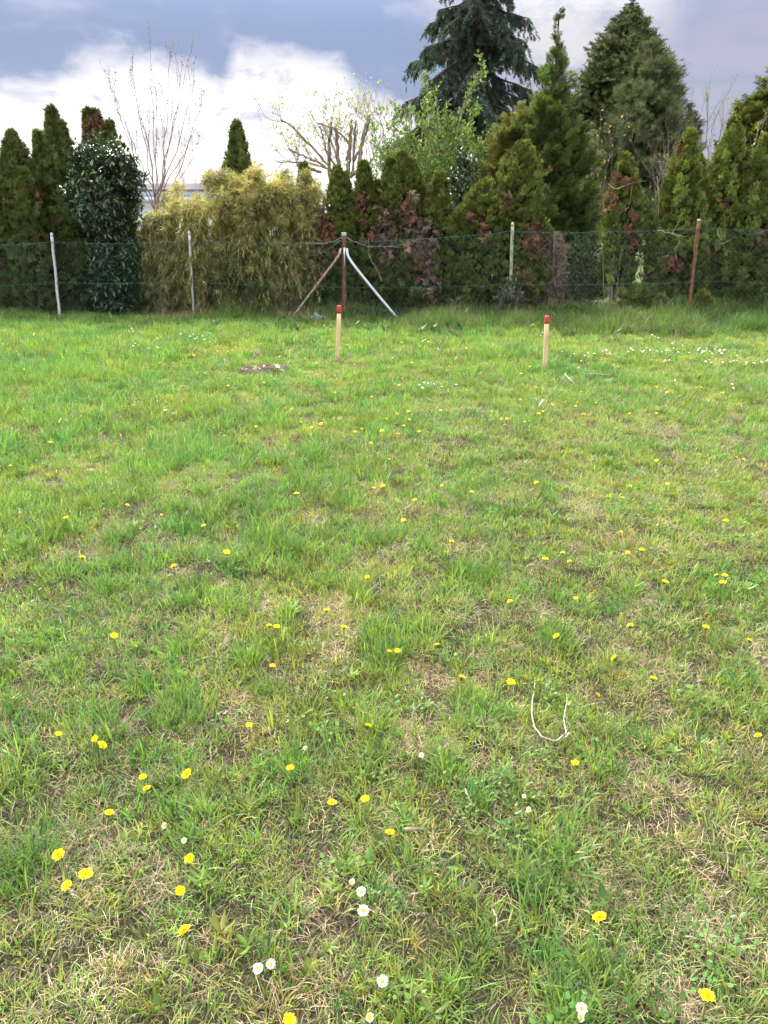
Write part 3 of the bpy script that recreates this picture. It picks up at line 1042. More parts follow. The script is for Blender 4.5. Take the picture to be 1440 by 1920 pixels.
def bare_shrub():
    Y = 17.5
    b = at(290, 385, Y)
    root = empty('bare_shrub', (b[0], Y, 0))
    tag(root, 'leafless multi-stemmed shrub fanned against the bright sky', 'tree')
    st, tw, bd = Acc(), Acc(), Acc()
    V, F = tube([(b[0], Y, -.05), (b[0] + .02, Y, b[2] * .6), b], [.05, .045, .04], 7)
    st.add(V, F)
    paths = []
    ends = [(213, 175), (207, 150), (247, 130), (262, 185), (282, 110), (292, 150), (322, 95), (338, 140), (366, 150), (388, 165), (375, 215), (235, 230), (310, 200), (352, 110), (275, 215), (365, 290)]
    for ex, ey in ends:
        e = at(ex, ey, Y + rng.uniform(-.5, .5))
        s = b + np.array([rng.uniform(-.05, .05), rng.uniform(-.05, .05), rng.uniform(-.35, .25)])
        n = 8
        tt = np.linspace(0, 1, n)
        mid = s + (e - s) * .5 + np.array([(e[0] - s[0]) * .12, 0, -.05])
        p = ((1 - tt) ** 2)[:, None] * s + (2 * tt * (1 - tt))[:, None] * mid + (tt ** 2)[:, None] * e
        p[1:-1] += rng.normal(size=(n - 2, 3)) * .025
        V, F = tube(p, np.linspace(.013, .003, n), 5, False)
        st.add(V, F)
        paths.append(p)
    tips = list(paths)
    for p in paths:
        twigs_from(tw, p, .0038, 4, .5, 1, .5, .25, tips, 4, .06)
    leaves_on(bd, tips, 7, [leaf_simple(1, .5, .1) + (np.ones((4, 3)),)], .035, np.array([.30, .21, .14]), .006)
    st.build('stems', M['twig'], root)
    o = tw.build('twigs', M['twig'], root); o['kind'] = 'stuff'
    o = bd.build('buds', M['dead'], root); o['kind'] = 'stuff'

bare_shrub()

def pollard():
    Y = 20.5
    b = at(650, 470, Y)
    root = empty('pollarded_tree', (b[0], Y, 0))
    tag(root, 'heavily pollarded tree with sawn-off limbs above the middle hedge', 'tree')
    trunk = Acc()
    fork = at(645, 335, Y)
    V, F = tube([(b[0], Y, -.05), (b[0] + .04, Y, 1.2), fork], [.2, .17, .15], 9)
    trunk.add(V, F)
    trunk.build('trunk', M['bark_pale'], root, smooth=True)
    limbs = [([(640, 340), (628, 280), (602, 232)], 5), ([(618, 330), (616, 270), (622, 228)], 7), ([(636, 335), (634, 280), (629, 236)], 8),
             ([(652, 330), (655, 280), (660, 224)], 8), ([(660, 330), (664, 270), (667, 226)], 5), ([(672, 320), (680, 260), (692, 215)], 9), ([(680, 270), (688, 240), (695, 222)], 5),
             ([(625, 322), (590, 280), (548, 238), (526, 224)], 5), ([(605, 310), (570, 292), (540, 278)], 4), ([(560, 310), (553, 290), (545, 278)], 5), ([(557, 312), (558, 290), (554, 272)], 4),
             ([(612, 285), (604, 250), (600, 236)], 4), ([(655, 268), (625, 240), (595, 230)], 4), ([(690, 310), (705, 290), (716, 278)], 3), ([(690, 320), (720, 250), (705, 200)], 2.5),
             ([(620, 318), (580, 305), (520, 303)], 3.5)]
    tw, lf = Acc(), Acc()
    tips = []
    for pts, wpx in limbs:
        yy = Y + rng.uniform(-.6, .6)
        P = np.array([at(x, y, Y + (yy - Y) * i / (len(pts) - 1)) for i, (x, y) in enumerate(pts)])
        P = np.concatenate([[fork * .5 + P[0] * .5], P])
        r = wpx / ppm(Y) / 2 * .8
        fq = np.linspace(0, len(P) - 1, 5 * len(P))
        P = np.stack([np.interp(fq, range(len(P)), P[:, j]) for j in range(3)], -1)
        P[1:-1] += rng.normal(size=(len(P) - 2, 3)) * .012
        V, F = tube(P, np.linspace(r * 1.3, r * .85, len(P)) * rng.uniform(.85, 1.2, len(P)), 8)
        a = Acc(); a.add(V, F)
        a.build('limb', M['bark_pale'], root, smooth=True)
        twigs_from(tw, P, .007, 6, .8, 1, .9, .12, tips, 4, .14)
    leaves_on(lf, tips, 3, LEAVES, .075, np.array([.25, .27, .08]), .03)
    o = tw.build('twigs', M['twig'], root); o['kind'] = 'stuff'
    o = lf.build('leaves', M['softleaf'], root); o['kind'] = 'stuff'

pollard()

def bare_tree(px, Y, py_top, spread_px, label, leaf=None, n=7, base_py=520, rr=.03, depth=2):
    b = at(px, py_top + 70, Y)
    root = empty('bare_tree', (b[0], Y, 0))
    tag(root, label, 'tree')
    st, tw, lf = Acc(), Acc(), Acc()
    zt = at(px, py_top, Y)[2]
    tips = []
    k = ppm(Y)
    trunk = branch_path((b[0], Y, -.05), (0, 0, 1), zt * .45, 4, .05)
    V, F = tube(trunk, np.linspace(rr * 1.6, rr, 5), 6, False); st.add(V, F)
    for i in range(n):
        s = trunk[rng.integers(2, 5)]
        u = -1 + 2 * (i + .5) / n
        e = np.array([b[0] + u * spread_px / k, Y + rng.uniform(-.8, .8), zt * (1 - .18 * abs(u)) * rng.uniform(.9, 1.0)])
        tt = np.linspace(0, 1, 8)[:, None]
        mid = (s + e) / 2 + np.array([(e[0] - s[0]) * .2, 0, 0])
        p = (1 - tt) ** 2 * s + 2 * tt * (1 - tt) * mid + tt ** 2 * e
        p[1:-1] += rng.normal(size=(6, 3)) * .05
        V, F = tube(p, np.linspace(rr * .6, rr * .15, 8), 5, False); st.add(V, F)
        twigs_from(tw, p, rr * .22, 7, .9, depth - 1, .7, .1, tips, 4, .1)
    st.build('stems', M['twig'], root)
    o = tw.build('twigs', M['twig'], root); o['kind'] = 'stuff'
    if leaf is not None:
        leaves_on(lf, tips, leaf[0], LEAVES, leaf[1], np.array(leaf[2]), .03)
        o = lf.build('leaves', M['softleaf'], root); o['kind'] = 'stuff'

bare_tree(715, 23.0, 180, 55, 'fine leafless tree behind the pollarded tree', None, 7, rr=.028)
bare_tree(1330, 22.5, 158, 55, 'leafless tree between the pine and the right edge', (1, .06, (.30, .27, .07)), 7, rr=.035)
bare_tree(1410, 17.5, 190, 60, 'thin twiggy tree with yellow buds in front of the edge conifer', (3, .06, (.33, .30, .06)), 5, rr=.022, depth=1)
bare_tree(1262, 19.5, 255, 38, 'brushy bare tree behind the broad pointed thuja', None, 7, rr=.02)
bare_tree(1120, 19.0, 265, 34, 'sparse bare tree between cypress and isolated thuja', (1, .06, (.34, .28, .06)), 6, rr=.022)
bare_tree(340, 20.0, 275, 40, 'low thin leafless bush in front of the house roof', None, 6, rr=.014)
bare_tree(410, 19.0, 310, 40, 'low reddish twiggy bush above the bamboo', None, 6, rr=.012)

def leafy_tree():
    Y = 19.3
    b = at(835, 500, Y)
    root = empty('leafy_tree', (b[0], Y, 0))
    tag(root, 'fresh bright-green leafy tree in front of the blue spruce', 'tree')
    st, lf = Acc(), Acc()
    V, F = tube(branch_path((b[0], Y, -.05), (0, 0, 1), 2.4, 5, .06), np.linspace(.08, .05, 6), 7, False)
    st.add(V, F)
    top = np.array([b[0], Y, 2.2])
    shoots = [((800, 300), (803, 138), .1), ((850, 290), (912, 132), .3), ((815, 290), (785, 215), .0), ((770, 300), (735, 245), 0), ((790, 300), (762, 235), .0), ((835, 300), (842, 225), 0),
              ((860, 300), (882, 232), .1), ((880, 310), (925, 255), .1), ((760, 320), (720, 290), 0), ((820, 280), (822, 215), 0), ((900, 330), (935, 290), 0), ((745, 330), (700, 262), 0)]
    paths = []
    for (a, c_, bend) in shoots:
        yy = Y + rng.uniform(-.5, .5)
        s, e = at(*a, yy), at(*c_, yy)
        tt = np.linspace(0, 1, 10)[:, None]
        mid = (s + e) / 2 + np.array([-(e[0] - s[0]) * bend, 0, (e[2] - s[2]) * bend])
        p = (1 - tt) ** 2 * s + 2 * tt * (1 - tt) * mid + tt ** 2 * e
        V, F = tube(np.concatenate([[top * .6 + s * .4], p]), np.linspace(.028, .006, 11), 5, False); st.add(V, F)
        paths.append(p)
    leaves_on(lf, paths, 60, LEAVES, .095, np.array([.155, .225, .055]), .06, .4)
    tips = []
    for p in paths:
        twigs_from(st, p, .006, 4, .5, 1, .7, .15, tips, 4, .1)
    leaves_on(lf, tips, 9, LEAVES, .085, np.array([.14, .205, .052]), .035, .3)
    # body of the crown
    blobs = [(830, 320, 95, 62, 230), (800, 370, 70, 50, 150), (880, 350, 60, 60, 150), (840, 430, 75, 60, 110), (740, 330, 38, 30, 50)]
    tips2 = []
    for cx, cyy, rx, ry, n in blobs:
        c0 = at(cx, cyy, Y); k = ppm(Y)
        u = rand_dirs(n) * (rng.random((n, 1)) ** .4)
        P = c0 + u * np.array([rx / k, .8, ry / k])
        P[:, 2] = np.maximum(P[:, 2], .3)
        for q in P:
            pp = branch_path(q, norm(q - c0 + np.array([0, 0, .4])), .38, 4, .15, .12)
            V, F = tube(pp, np.linspace(.005, .002, 5), 3, False); st.add(V, F)
            tips2.append(pp)
    leaves_on(lf, tips2, 18, LEAVES, .085, np.array([.13, .19, .05]), .04, .2)
    st.build('branches', M['twig'], root)['kind'] = 'stuff'
    lf.build('leaves', M['softleaf'], root)['kind'] = 'stuff'

leafy_tree()

# ------------------------------------------------------------------ fence
def mat_paint_post(name, base, under, amount, scale=9):
    return mat_noise(name, [(max(0, amount - .06), under), (amount + .04, base), (.85, tuple(min(1, c * 1.1) for c in base))], scale, (6, 6, 1.2), .55, .25, 7, .4, nrough=.65, bdist=.002)

M['white_paint'] = mat_paint_post('weathered_white_paint', (0.50, 0.50, 0.51), (0.24, 0.20, 0.17), .40)
M['corner_rust'] = mat_noise('rusty_flaking_paint', [(.30, (.095, .045, .032)), (.55, (.16, .075, .052)), (.62, (.26, .16, .13)), (.72, (.52, .49, .47))], 7, (5, 5, 1.4), .8, .5, 8, .2, nrough=.68, bdist=.003)
M['green_paint'] = mat_noise('pale_green_flaking_paint', [(.34, (.17, .10, .07)), (.45, (.28, .24, .17)), (.52, (.36, .38, .23)), (.7, (.44, .45, .30))], 8, (5, 5, 1.2), .7, .4, 8, .3, nrough=.68, bdist=.003)
M['rust'] = mat_noise('rust', [(.3, (.12, .045, .03)), (.55, (.20, .085, .055)), (.72, (.30, .15, .10)), (.8, (.45, .36, .30))], 9, (5, 5, 1.5), .85, .4, 8, .2, nrough=.65, bdist=.003)
M['galv'] = mat_noise('white_metal_tube', [(.3, (.50, .50, .54)), (.65, (.66, .66, .70))], 12, (4, 4, 1), .45, .1, 6, .5, bdist=.002)
M['brace_dirty'] = mat_noise('dirty_brace_paint', [(.35, (.13, .085, .06)), (.5, (.24, .18, .13)), (.68, (.42, .39, .34))], 10, (4, 4, 1), .8, .3, 8, .2, bdist=.003)
M['capgreen'] = mat_noise('green_cap', [(.3, (.20, .27, .20)), (.7, (.36, .44, .36))], 12, rough=.7, bump=.2)
M['wire'] = mat_noise('green_wire', [(.3, (.035, .10, .082)), (.7, (.06, .145, .12))], 20, rough=.45, bump=0, spec=.5)

def post_geo(b, t, r, sides=10, seed=0):
    n = 14
    f = np.linspace(0, 1, n)[:, None]
    P = b * (1 - f) + t * f
    r_ = np.random.default_rng(seed)
    P[1:-1] += r_.normal(size=(n - 2, 3)) * .0025
    return tube(P, r * (1 + r_.normal(size=n) * .02), sides)

def build_fence():
    root = empty('wire_fence', (at(645, 600, fence_Y(645))[0], fence_Y(645), 0))
    tag(root, 'green chain-link fence on mixed old posts in front of the hedge', 'fence')
    specs = [  # px top, py top, px bottom, r, material, label
        (97, 441, 113, .029, 'white_paint', 'white-painted leaning post'),
        (354.5, 438, 364, .026, 'white_paint', 'thin white-painted post in front of the bamboo'),
        (645, 437, 646, .044, 'corner_rust', 'thick rust-brown corner post with flaking white paint'),
        (961, 422, 955, .031, 'green_paint', 'pale green flaking post standing in ivy'),
        (1311, 413, 1289, .035, 'rust', 'rusty leaning post'),
        (-170, 441, -150, .034, 'white_paint', None), (1690, 408, 1650, .04, 'rust', None)]
    for k, (pxt, pyt, pxb, r, m, lab) in enumerate(specs):
        Y = fence_Y((pxt + pxb) / 2)
        t = at(pxt, pyt, Y)
        zb = -0.12
        b0 = at(pxb, 600, Y)
        slope = (t[0] - b0[0]) / (t[2] - b0[2])
        b = np.array([b0[0] + slope * (zb - b0[2]), Y, zb])
        r = r * .86
        V, F = post_geo(b, t, r, 12, k)
        a = Acc(); a.add(V - b, F)
        o = a.build('post', M[m], root, smooth=False)
        o.location = tuple(b - np.array(root.location))
        if lab: o['label'] = lab
        # cap
        ax = norm(t - b)
        c_ = Acc()
        rr = r * 1.13
        if m == 'white_paint' or m == 'green_paint':
            V, F = tube([t - ax * .02, t + ax * .012, t + ax * .035, t + ax * .048], [rr, rr, rr * .7, rr * .25], 12)
            mm = M[m]
        elif m == 'corner_rust':
            V, F = tube([t - ax * .055, t - ax * .05, t + ax * .004, t + ax * .012], [rr * 1.02, rr * 1.08, rr * 1.05, rr * .85], 12)
            mm = M['capgreen']
        else:
            V, F = tube([t - ax * .03, t + ax * .006, t + ax * .018], [rr, rr * 1.02, rr * .8], 12)
            mm = M['green_paint']
        c_.add(V, F)
        co = c_.build('cap', mm, None)
        co.parent = o
        co.location = tuple(-b)
    # braces on the corner post
    Yc = fence_Y(645)
    for pts, m, r, lab, dy in [([(639, 466), (636, 478), (625, 494), (590, 540), (545, 600)], 'brace_dirty', .022, 'dirty pale brace pipe on the bamboo side', -.15),
                          ([(650, 466), (652, 480), (662, 496), (700, 543), (746, 598)], 'galv', .023, 'clean white brace tube on the far side', -.1)]:
        P = np.array([at(x, y, Yc - .05 + dy * i / 4) for i, (x, y) in enumerate(pts)])
        f = np.linspace(0, 4, 22)
        # rounded through the bend
        Q = np.stack([np.interp(f, range(5), P[:, j]) for j in range(3)], -1)
        for _ in range(2):
            Q[1:-1] = (Q[:-2] + 2 * Q[1:-1] + Q[2:]) / 4
        V, F = tube(Q, r, 10)
        a = Acc(); a.add(V, F)
        o = a.build('brace', M[m], root, smooth=True); o['label'] = lab
    a = Acc()
    s, e = at(645, 464, Yc), at(645.5, 500, Yc)
    V, F = tube([s + np.array([.008, -.045, 0]), e + np.array([.008, -.045, 0])], [.014, .010], 8)
    a.add(V, F); a.build('brace_end', M['galv'], root)
    # wires and mesh, span by span
    tops = {-160: 458, 97: 454, 355: 451, 645: 453, 960: 434, 1310: 428, 1640: 424}
    mids = {-160: 538, 97: 529, 355: 527, 645: 538, 960: 532, 1310: 527, 1640: 525}
    cols = [a_ for a_, _ in FENCE]
    for i in range(len(cols) - 1):
        c0, c1 = cols[i], cols[i + 1]
        A0, A1 = at(c0, tops[c0], fence_Y(c0)), at(c1, tops[c1], fence_Y(c1))
        n = 25
        f = np.linspace(0, 1, n)
        sag = .035 * 4 * f * (1 - f)
        for nm, mp in (('top_wire', tops), ('middle_wire', mids)):
            B0, B1 = at(c0, mp[c0], fence_Y(c0)), at(c1, mp[c1], fence_Y(c1))
            P = B0 * (1 - f)[:, None] + B1 * f[:, None]
            P[:, 2] -= sag + .004 * rng.normal(size=n)
            P[:, 1] += -.04
            V, F = tube(P, .003, 5, False)
            a = Acc(); a.add(V, F); a.build(nm, M['wire'], root)
        # chain link: zigzag wires, each a strand of alternating diagonals
        W = float(np.hypot(*(A1 - A0)[:2]))
        dirx = (A1 - A0) / W
        dirx[2] = 0
        cell = .10
        ncol = int(W / cell)
        acc = Acc()
        for k in range(ncol):
            u0 = k * cell
            ztop = A0[2] + (A1[2] - A0[2]) * (u0 / W) - .035 * 4 * (u0 / W) * (1 - u0 / W)
            m = int((ztop - .02) / (cell / 1.0) * 2)
            idx = np.arange(m + 1)
            z = ztop - idx * cell / 2
            # uneven tension pulls the cells out of true
            uu = u0 + (idx % 2) * cell * .98
            wobx = .010 * vnoise(np.stack([uu + c0, z, z * 0], -1), 3.0, 77)
            woby = .02 * vnoise(np.stack([uu + c0, z, z * 0], -1), 1.6, 78)
            P = A0[None] * np.array([1, 1, 0]) + dirx[None] * (uu + wobx)[:, None] + np.array([0, 1., 0]) * (woby + (idx % 2) * .004 - .03)[:, None]
            P[:, 2] = z
            V, F = tube(P, .0040, 3, False)
            acc.add(V, F)
        o = acc.build('wire_mesh', M['wire'], root)
        o['kind'] = 'stuff'
build_fence()

# ------------------------------------------------------------------ survey stakes
def mat_wood():
    m = bpy.data.materials.new('raw_pine')
    m.use_nodes = True
    t = NT(m.node_tree); t.n.clear()
    out = t.new('ShaderNodeOutputMaterial')
    tc = t.new('ShaderNodeTexCoord')
    v = t.mapping(tc.outputs['Object'], (30, 30, 1.3))
    n = t.noise(v, 3.0, 6, .6, .6)
    col = t.ramp(n, [(.3, (.38, .23, .10)), (.45, (.60, .42, .21)), (.7, (.72, .54, .31))])
    sp_ = t.new('ShaderNodeSeparateXYZ'); t.l.new(tc.outputs['Object'], sp_.inputs[0])
    nd_ = t.noise(tc.outputs['Object'], 25, 4)
    col = t.mix(t.math('MULTIPLY', t.smooth(t.math('SUBTRACT', t.math('MULTIPLY', nd_, .16), sp_.outputs[2]), -.05, .10), .8), col, (.14, .10, .06))
    p = t.new('ShaderNodeBsdfPrincipled')
    t.l.new(col, p.inputs['Base Color'])
    p.inputs['Roughness'].default_value = .7
    b = t.new('ShaderNodeBump'); b.inputs['Strength'].default_value = .2; b.inputs['Distance'].default_value = .002
    t.l.new(n, b.inputs['Height']); t.l.new(b.outputs[0], p.inputs['Normal'])
    t.l.new(p.outputs[0], out.inputs[0])
    return m
M['wood'] = mat_wood()
M['redpaint'] = mat_noise('red_paint', [(.3, (.48, .025, .030)), (.7, (.62, .05, .05))], 30, rough=.55, bump=.15, bdist=.001)
M['ink'] = mat_noise('black_ink', [(.3, (.02, .02, .02)), (.7, (.05, .04, .035))], 30, rough=.8, bump=0)

def sq_post(L, w, bev, z0=0.0, top_bev=.006):
    c = w / 2
    ring = []
    for sx, sy in ((1, 1), (-1, 1), (-1, -1), (1, -1)):
        q = [(sx * c, sy * (c - bev)), (sx * (c - bev), sy * c)]
        if (sx * sy) < 0: q = q[::-1]
        ring += q
    ring = np.array(ring)
    zs = [(z0, 1.0)] + [(z0 + (L - top_bev) * f, 1.0) for f in (.25, .5, .75, 1.0)] + [(z0 + L, 1 - top_bev / c)]
    V, F = [], []
    for z, s in zs:
        V += [(x * s, y * s, z) for x, y in ring]
    for i in range(len(zs) - 1):
        for j in range(8):
            k = (j + 1) % 8
            F += [(i * 8 + j, i * 8 + k, (i + 1) * 8 + k), (i * 8 + j, (i + 1) * 8 + k, (i + 1) * 8 + j)]
    top = len(V); V.append((0, 0, z0 + L)); bot = len(V); V.append((0, 0, z0))
    m = (len(zs) - 1) * 8
    for j in range(8):
        k = (j + 1) % 8
        F += [(top, m + j, m + k), (bot, k, j)]
    return np.array(V), np.array(F)

def stake(pb, pt, label, rz, ink=False):
    b = gpt(*pb)
    t = at(pt[0], pt[1], b[1])
    ax = t - b
    L = float(np.linalg.norm(ax))
    w = .047
    root = empty('survey_stake', b)
    root.rotation_mode = 'QUATERNION'
    from mathutils import Quaternion
    q = Vector(tuple(norm(ax))).to_track_quat('Z', 'Y')
    root.rotation_quaternion = q @ Quaternion((0, 0, 1), rz)
    tag(root, label, 'stake')
    V, F = sq_post(L + .10 - .10, w, .003, -.10, .001)
    a = Acc(); a.add(V, F)
    me = a.mesh('shaft', M['wood'])
    o = bpy.data.objects.new('shaft', me); COL.objects.link(o); o.parent = root
    V, F = sq_post(.078, w + .002, .004, L - .078, .006)
    rj = np.random.default_rng(int(pb[0]))
    V[:8, 2] += rj.uniform(-.007, .006, 8)
    V[-10:-1, 2] += rj.uniform(-.004, .003, 9)
    a = Acc(); a.add(V, F)
    o2 = bpy.data.objects.new('painted_top', a.mesh('painted_top', M['redpaint'])); COL.objects.link(o2); o2.parent = root
    o2['label'] = 'red painted end'
    if ink:
        # small dark handwritten marks down the side of the face
        for i, dz in enumerate((.125, .155, .175, .205, .225)):
            a = Acc()
            zz = L - dz
            xx = .015
            yy = -w / 2 - .0008
            r_ = np.random.default_rng(i)
            pts = [(xx + r_.uniform(-.005, .005), yy, zz + r_.uniform(-.006, .006)) for _ in range(4)]
            V, F = tube(pts, .0016, 4)
            a.add(V, F)
            oi = bpy.data.objects.new('pen_mark', a.mesh('pen_mark', M['ink'])); COL.objects.link(oi); oi.parent = o
    return root

stake((632, 681), (636.5, 573), 'raw wooden stake with red top and small black marks, before the corner post', 0.12, True)
stake((1021, 697), (1026, 592), 'raw wooden stake with red top and bare face, below the cypress', -.08)

# ------------------------------------------------------------------ lawn
def blade_set(rg, n, hmin, hmax, wmin, wmax, radius, lean, curve, cols, tipcol=None, flat=0.0, segs=3, foot=0.0):
    V, F, C = [], [], []
    cols = np.asarray(cols)
    for i in range(n):
        a = rg.random() * 6.283
        r_ = radius * math.sqrt(rg.random())
        b = np.array([r_ * math.cos(a), r_ * math.sin(a), -.006])
        la = rg.random() * 6.283 if flat > 0 else a + rg.normal() * 1.0
        h = rg.uniform(hmin, hmax)
        w = rg.uniform(wmin, wmax)
        th = abs(rg.normal()) * lean + flat
        cur = curve * rg.uniform(.3, 1.3)
        c_ = cols[rg.integers(0, len(cols))] * rg.uniform(.75, 1.25)
        hd = np.array([math.cos(la), math.sin(la), 0])
        wa = la + math.pi / 2 + rg.normal() * .6
        wd = np.array([math.cos(wa), math.sin(wa), 0])
        p = b.copy()
        k = len(V)
        for s in range(segs + 1):
            f = s / segs
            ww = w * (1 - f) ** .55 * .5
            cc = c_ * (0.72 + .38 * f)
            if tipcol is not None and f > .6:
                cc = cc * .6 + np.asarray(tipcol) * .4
            if s < segs:
                V += [p - wd * ww, p + wd * ww]; C += [cc, cc]
            else:
                V += [p]; C += [cc]
            ang = min(th + cur * f, 2.2)
            p = p + (hd * math.sin(ang) + np.array([0, 0, math.cos(ang)])) * h / segs
            p[2] = max(p[2], foot + .002)
        for s in range(segs - 1):
            q = k + 2 * s
            F += [(q, q + 1, q + 3), (q, q + 3, q + 2)]
        q = k + 2 * (segs - 1)
        F += [(q, q + 1, q + 2)]
    return np.array(V), np.array(F), np.array(C)

GREENS = [(.195, .285, .058), (.165, .255, .060), (.235, .32, .066), (.125, .21, .058), (.285, .345, .085)]
YGREEN = [(.30, .33, .05), (.33, .31, .08), (.42, .36, .18)]
STRAW = [(.46, .36, .20), (.36, .27, .15), (.54, .45, .29), (.28, .20, .12), (.49, .37, .23)]

def make_templates():
    col = bpy.data.collections.new('lawn_templates')
    names = {}
    idx = [0]
    def put(kind, V, F, C, mat):
        a = Acc(); a.add(V, F, C)
        nm = 't%03d' % idx[0]
        o = bpy.data.objects.new(nm, a.mesh(nm, mat))
        col.objects.link(o)
        names.setdefault(kind, []).append(idx[0])
        idx[0] += 1
    for s in range(10):
        rg = np.random.default_rng(500 + s)
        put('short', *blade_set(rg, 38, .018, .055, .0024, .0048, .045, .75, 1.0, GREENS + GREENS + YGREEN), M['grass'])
    for s in range(8):
        rg = np.random.default_rng(520 + s)
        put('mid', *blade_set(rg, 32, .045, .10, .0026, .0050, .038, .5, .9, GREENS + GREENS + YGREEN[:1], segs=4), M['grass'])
    for s in range(7):
        rg = np.random.default_rng(540 + s)
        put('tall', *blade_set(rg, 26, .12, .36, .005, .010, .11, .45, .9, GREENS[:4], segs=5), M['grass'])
    for s in range(8):
        rg = np.random.default_rng(560 + s)
        put('straw', *blade_set(rg, 50, .02, .07, .0011, .0023, .08, .25, .35, STRAW, flat=1.2, foot=.004), M['straw'])
    for s in range(5):
        rg = np.random.default_rng(580 + s)
        put('tuftstraw', *blade_set(rg, 36, .03, .08, .0012, .0024, .05, .8, 1.0, STRAW), M['straw'])
    for s in range(4):
        rg = np.random.default_rng(600 + s)
        put('drytall', *blade_set(rg, 26, .15, .42, .002, .004, .09, .55, .9, STRAW, segs=5), M['straw'])
    for s in range(6):
        rg = np.random.default_rng(700 + s)
        put('litter', *blade_set(rg, 110, .006, .028, .0010, .0026, .10, .25, .5, [(.20, .15, .10), (.12, .085, .055), (.28, .21, .14), (.10, .13, .04), (.34, .27, .18), (.075, .05, .035), (.15, .17, .05)], flat=1.15, foot=.003, segs=2), M['straw'])
    # broad-leaved weeds: rosettes of lance or spoon leaves
    for s in range(8):
        rg = np.random.default_rng(620 + s)
        a = Acc()
        n = rg.integers(5, 10)
        lance = s % 2 == 0
        base = np.array([.13, .21, .04]) if s % 3 else np.array([.18, .26, .05])
        for i in range(n):
            L = rg.uniform(.022, .045) if lance else rg.uniform(.016, .030)
            V, F = leaf_verts(L, L * (.28 if lance else .55), .15, .25)
            az = i * 6.283 / n + rg.normal() * .3
            tilt = rg.uniform(.85, 1.4)
            cz, sz, ct, st = math.cos(az), math.sin(az), math.cos(tilt), math.sin(tilt)
            Rm = np.array([[cz, -sz, 0], [sz, cz, 0], [0, 0, 1]]) @ np.array([[1, 0, 0], [0, ct, st], [0, -st, ct]])
            a.add(V @ Rm.T + np.array([0, 0, rg.uniform(.0, .02)]), F, base * rg.uniform(.7, 1.3))
        put('weed', np.concatenate(a.V), np.concatenate(a.F), np.concatenate(a.C), M['grass'])
    # clover-like patches: many small round leaves on short stalks
    for s in range(4):
        rg = np.random.default_rng(640 + s)
        a = Acc()
        for i in range(26):
            L = rg.uniform(.010, .019)
            V, F = leaf_verts(L, L * .7, .1, .1)
            az = rg.random() * 6.283; tilt = rg.uniform(.7, 1.5)
            cz, sz, ct, st = math.cos(az), math.sin(az), math.cos(tilt), math.sin(tilt)
            Rm = np.array([[cz, -sz, 0], [sz, cz, 0], [0, 0, 1]]) @ np.array([[1, 0, 0], [0, ct, st], [0, -st, ct]])
            r_ = .06 * math.sqrt(rg.random()); q = rg.random() * 6.283
            a.add(V @ Rm.T + np.array([r_ * math.cos(q), r_ * math.sin(q), rg.uniform(.01, .035)]), F, np.array([.11, .20, .04]) * rg.uniform(.7, 1.4))
        put('clover', np.concatenate(a.V), np.concatenate(a.F), np.concatenate(a.C), M['grass'])
    return col, names

TCOL, TN = make_templates()

def gn_scatter(name, label, P, rot, scl, idx, tint, group_cat=None):
    me = bpy.data.meshes.new(name)
    me.vertices.add(len(P))
    me.vertices.foreach_set('co', np.asarray(P, np.float32).ravel())
    def attr(n_, typ, key, data):
        a = me.attributes.new(n_, typ, 'POINT')
        a.data.foreach_set(key, data)
    attr('rot', 'FLOAT_VECTOR', 'vector', np.asarray(rot, np.float32).ravel())
    attr('scl', 'FLOAT', 'value', np.asarray(scl, np.float32))
    attr('idx', 'INT', 'value', np.asarray(idx, np.int32))
    attr('tint', 'FLOAT_COLOR', 'color', np.concatenate([tint, np.ones((len(tint), 1))], 1).astype(np.float32).ravel())
    o = bpy.data.objects.new(name, me)
    COL.objects.link(o)
    tree = bpy.data.node_groups.new(name, 'GeometryNodeTree')
    tree.interface.new_socket('Geometry', in_out='INPUT', socket_type='NodeSocketGeometry')
    tree.interface.new_socket('Geometry', in_out='OUTPUT', socket_type='NodeSocketGeometry')
    gi = tree.nodes.new('NodeGroupInput'); go = tree.nodes.new('NodeGroupOutput')
    iop = tree.nodes.new('GeometryNodeInstanceOnPoints')
    ci = tree.nodes.new('GeometryNodeCollectionInfo')
    ci.inputs['Collection'].default_value = TCOL
    ci.inputs['Separate Children'].default_value = True
    ci.inputs['Reset Children'].default_value = True
    def na(n_, typ):
        nd = tree.nodes.new('GeometryNodeInputNamedAttribute'); nd.data_type = typ
        nd.inputs['Name'].default_value = n_
        return next(s for s in nd.outputs if s.enabled and s.name == 'Attribute')
    L = tree.links
    L.new(gi.outputs[0], iop.inputs['Points'])
    L.new(ci.outputs[0], iop.inputs['Instance'])
    iop.inputs['Pick Instance'].default_value = True
    L.new(na('idx', 'INT'), iop.inputs['Instance Index'])
    e2r = tree.nodes.new('FunctionNodeEulerToRotation')
    L.new(na('rot', 'FLOAT_VECTOR'), e2r.inputs[0])
    L.new(e2r.outputs[0], iop.inputs['Rotation'])
    L.new(na('scl', 'FLOAT'), iop.inputs['Scale'])
    L.new(iop.outputs[0], go.inputs[0])
    md = o.modifiers.new('scatter', 'NODES')
    md.node_group = tree
    tag(o, label, None, kind='stuff')
    return o

PATCH = gpt(495, 700)      # the bare soil hollow in the lawn

def lawn_points(y0, y1, dens, margin=.9):
    half = lambda y: (y * _cp + .5) * .56 + margin
    hw = half(y1)
    n = int((y1 - y0) * 2 * hw * dens)
    x = rng.uniform(-hw, hw, n); y = rng.uniform(y0, y1, n)
    k = np.abs(x) < half(y)
    x, y = x[k], y[k]
    m = ((x - PATCH[0]) / .29) ** 2 + ((y - PATCH[1]) / .23) ** 2 > 1
    return x[m], y[m]

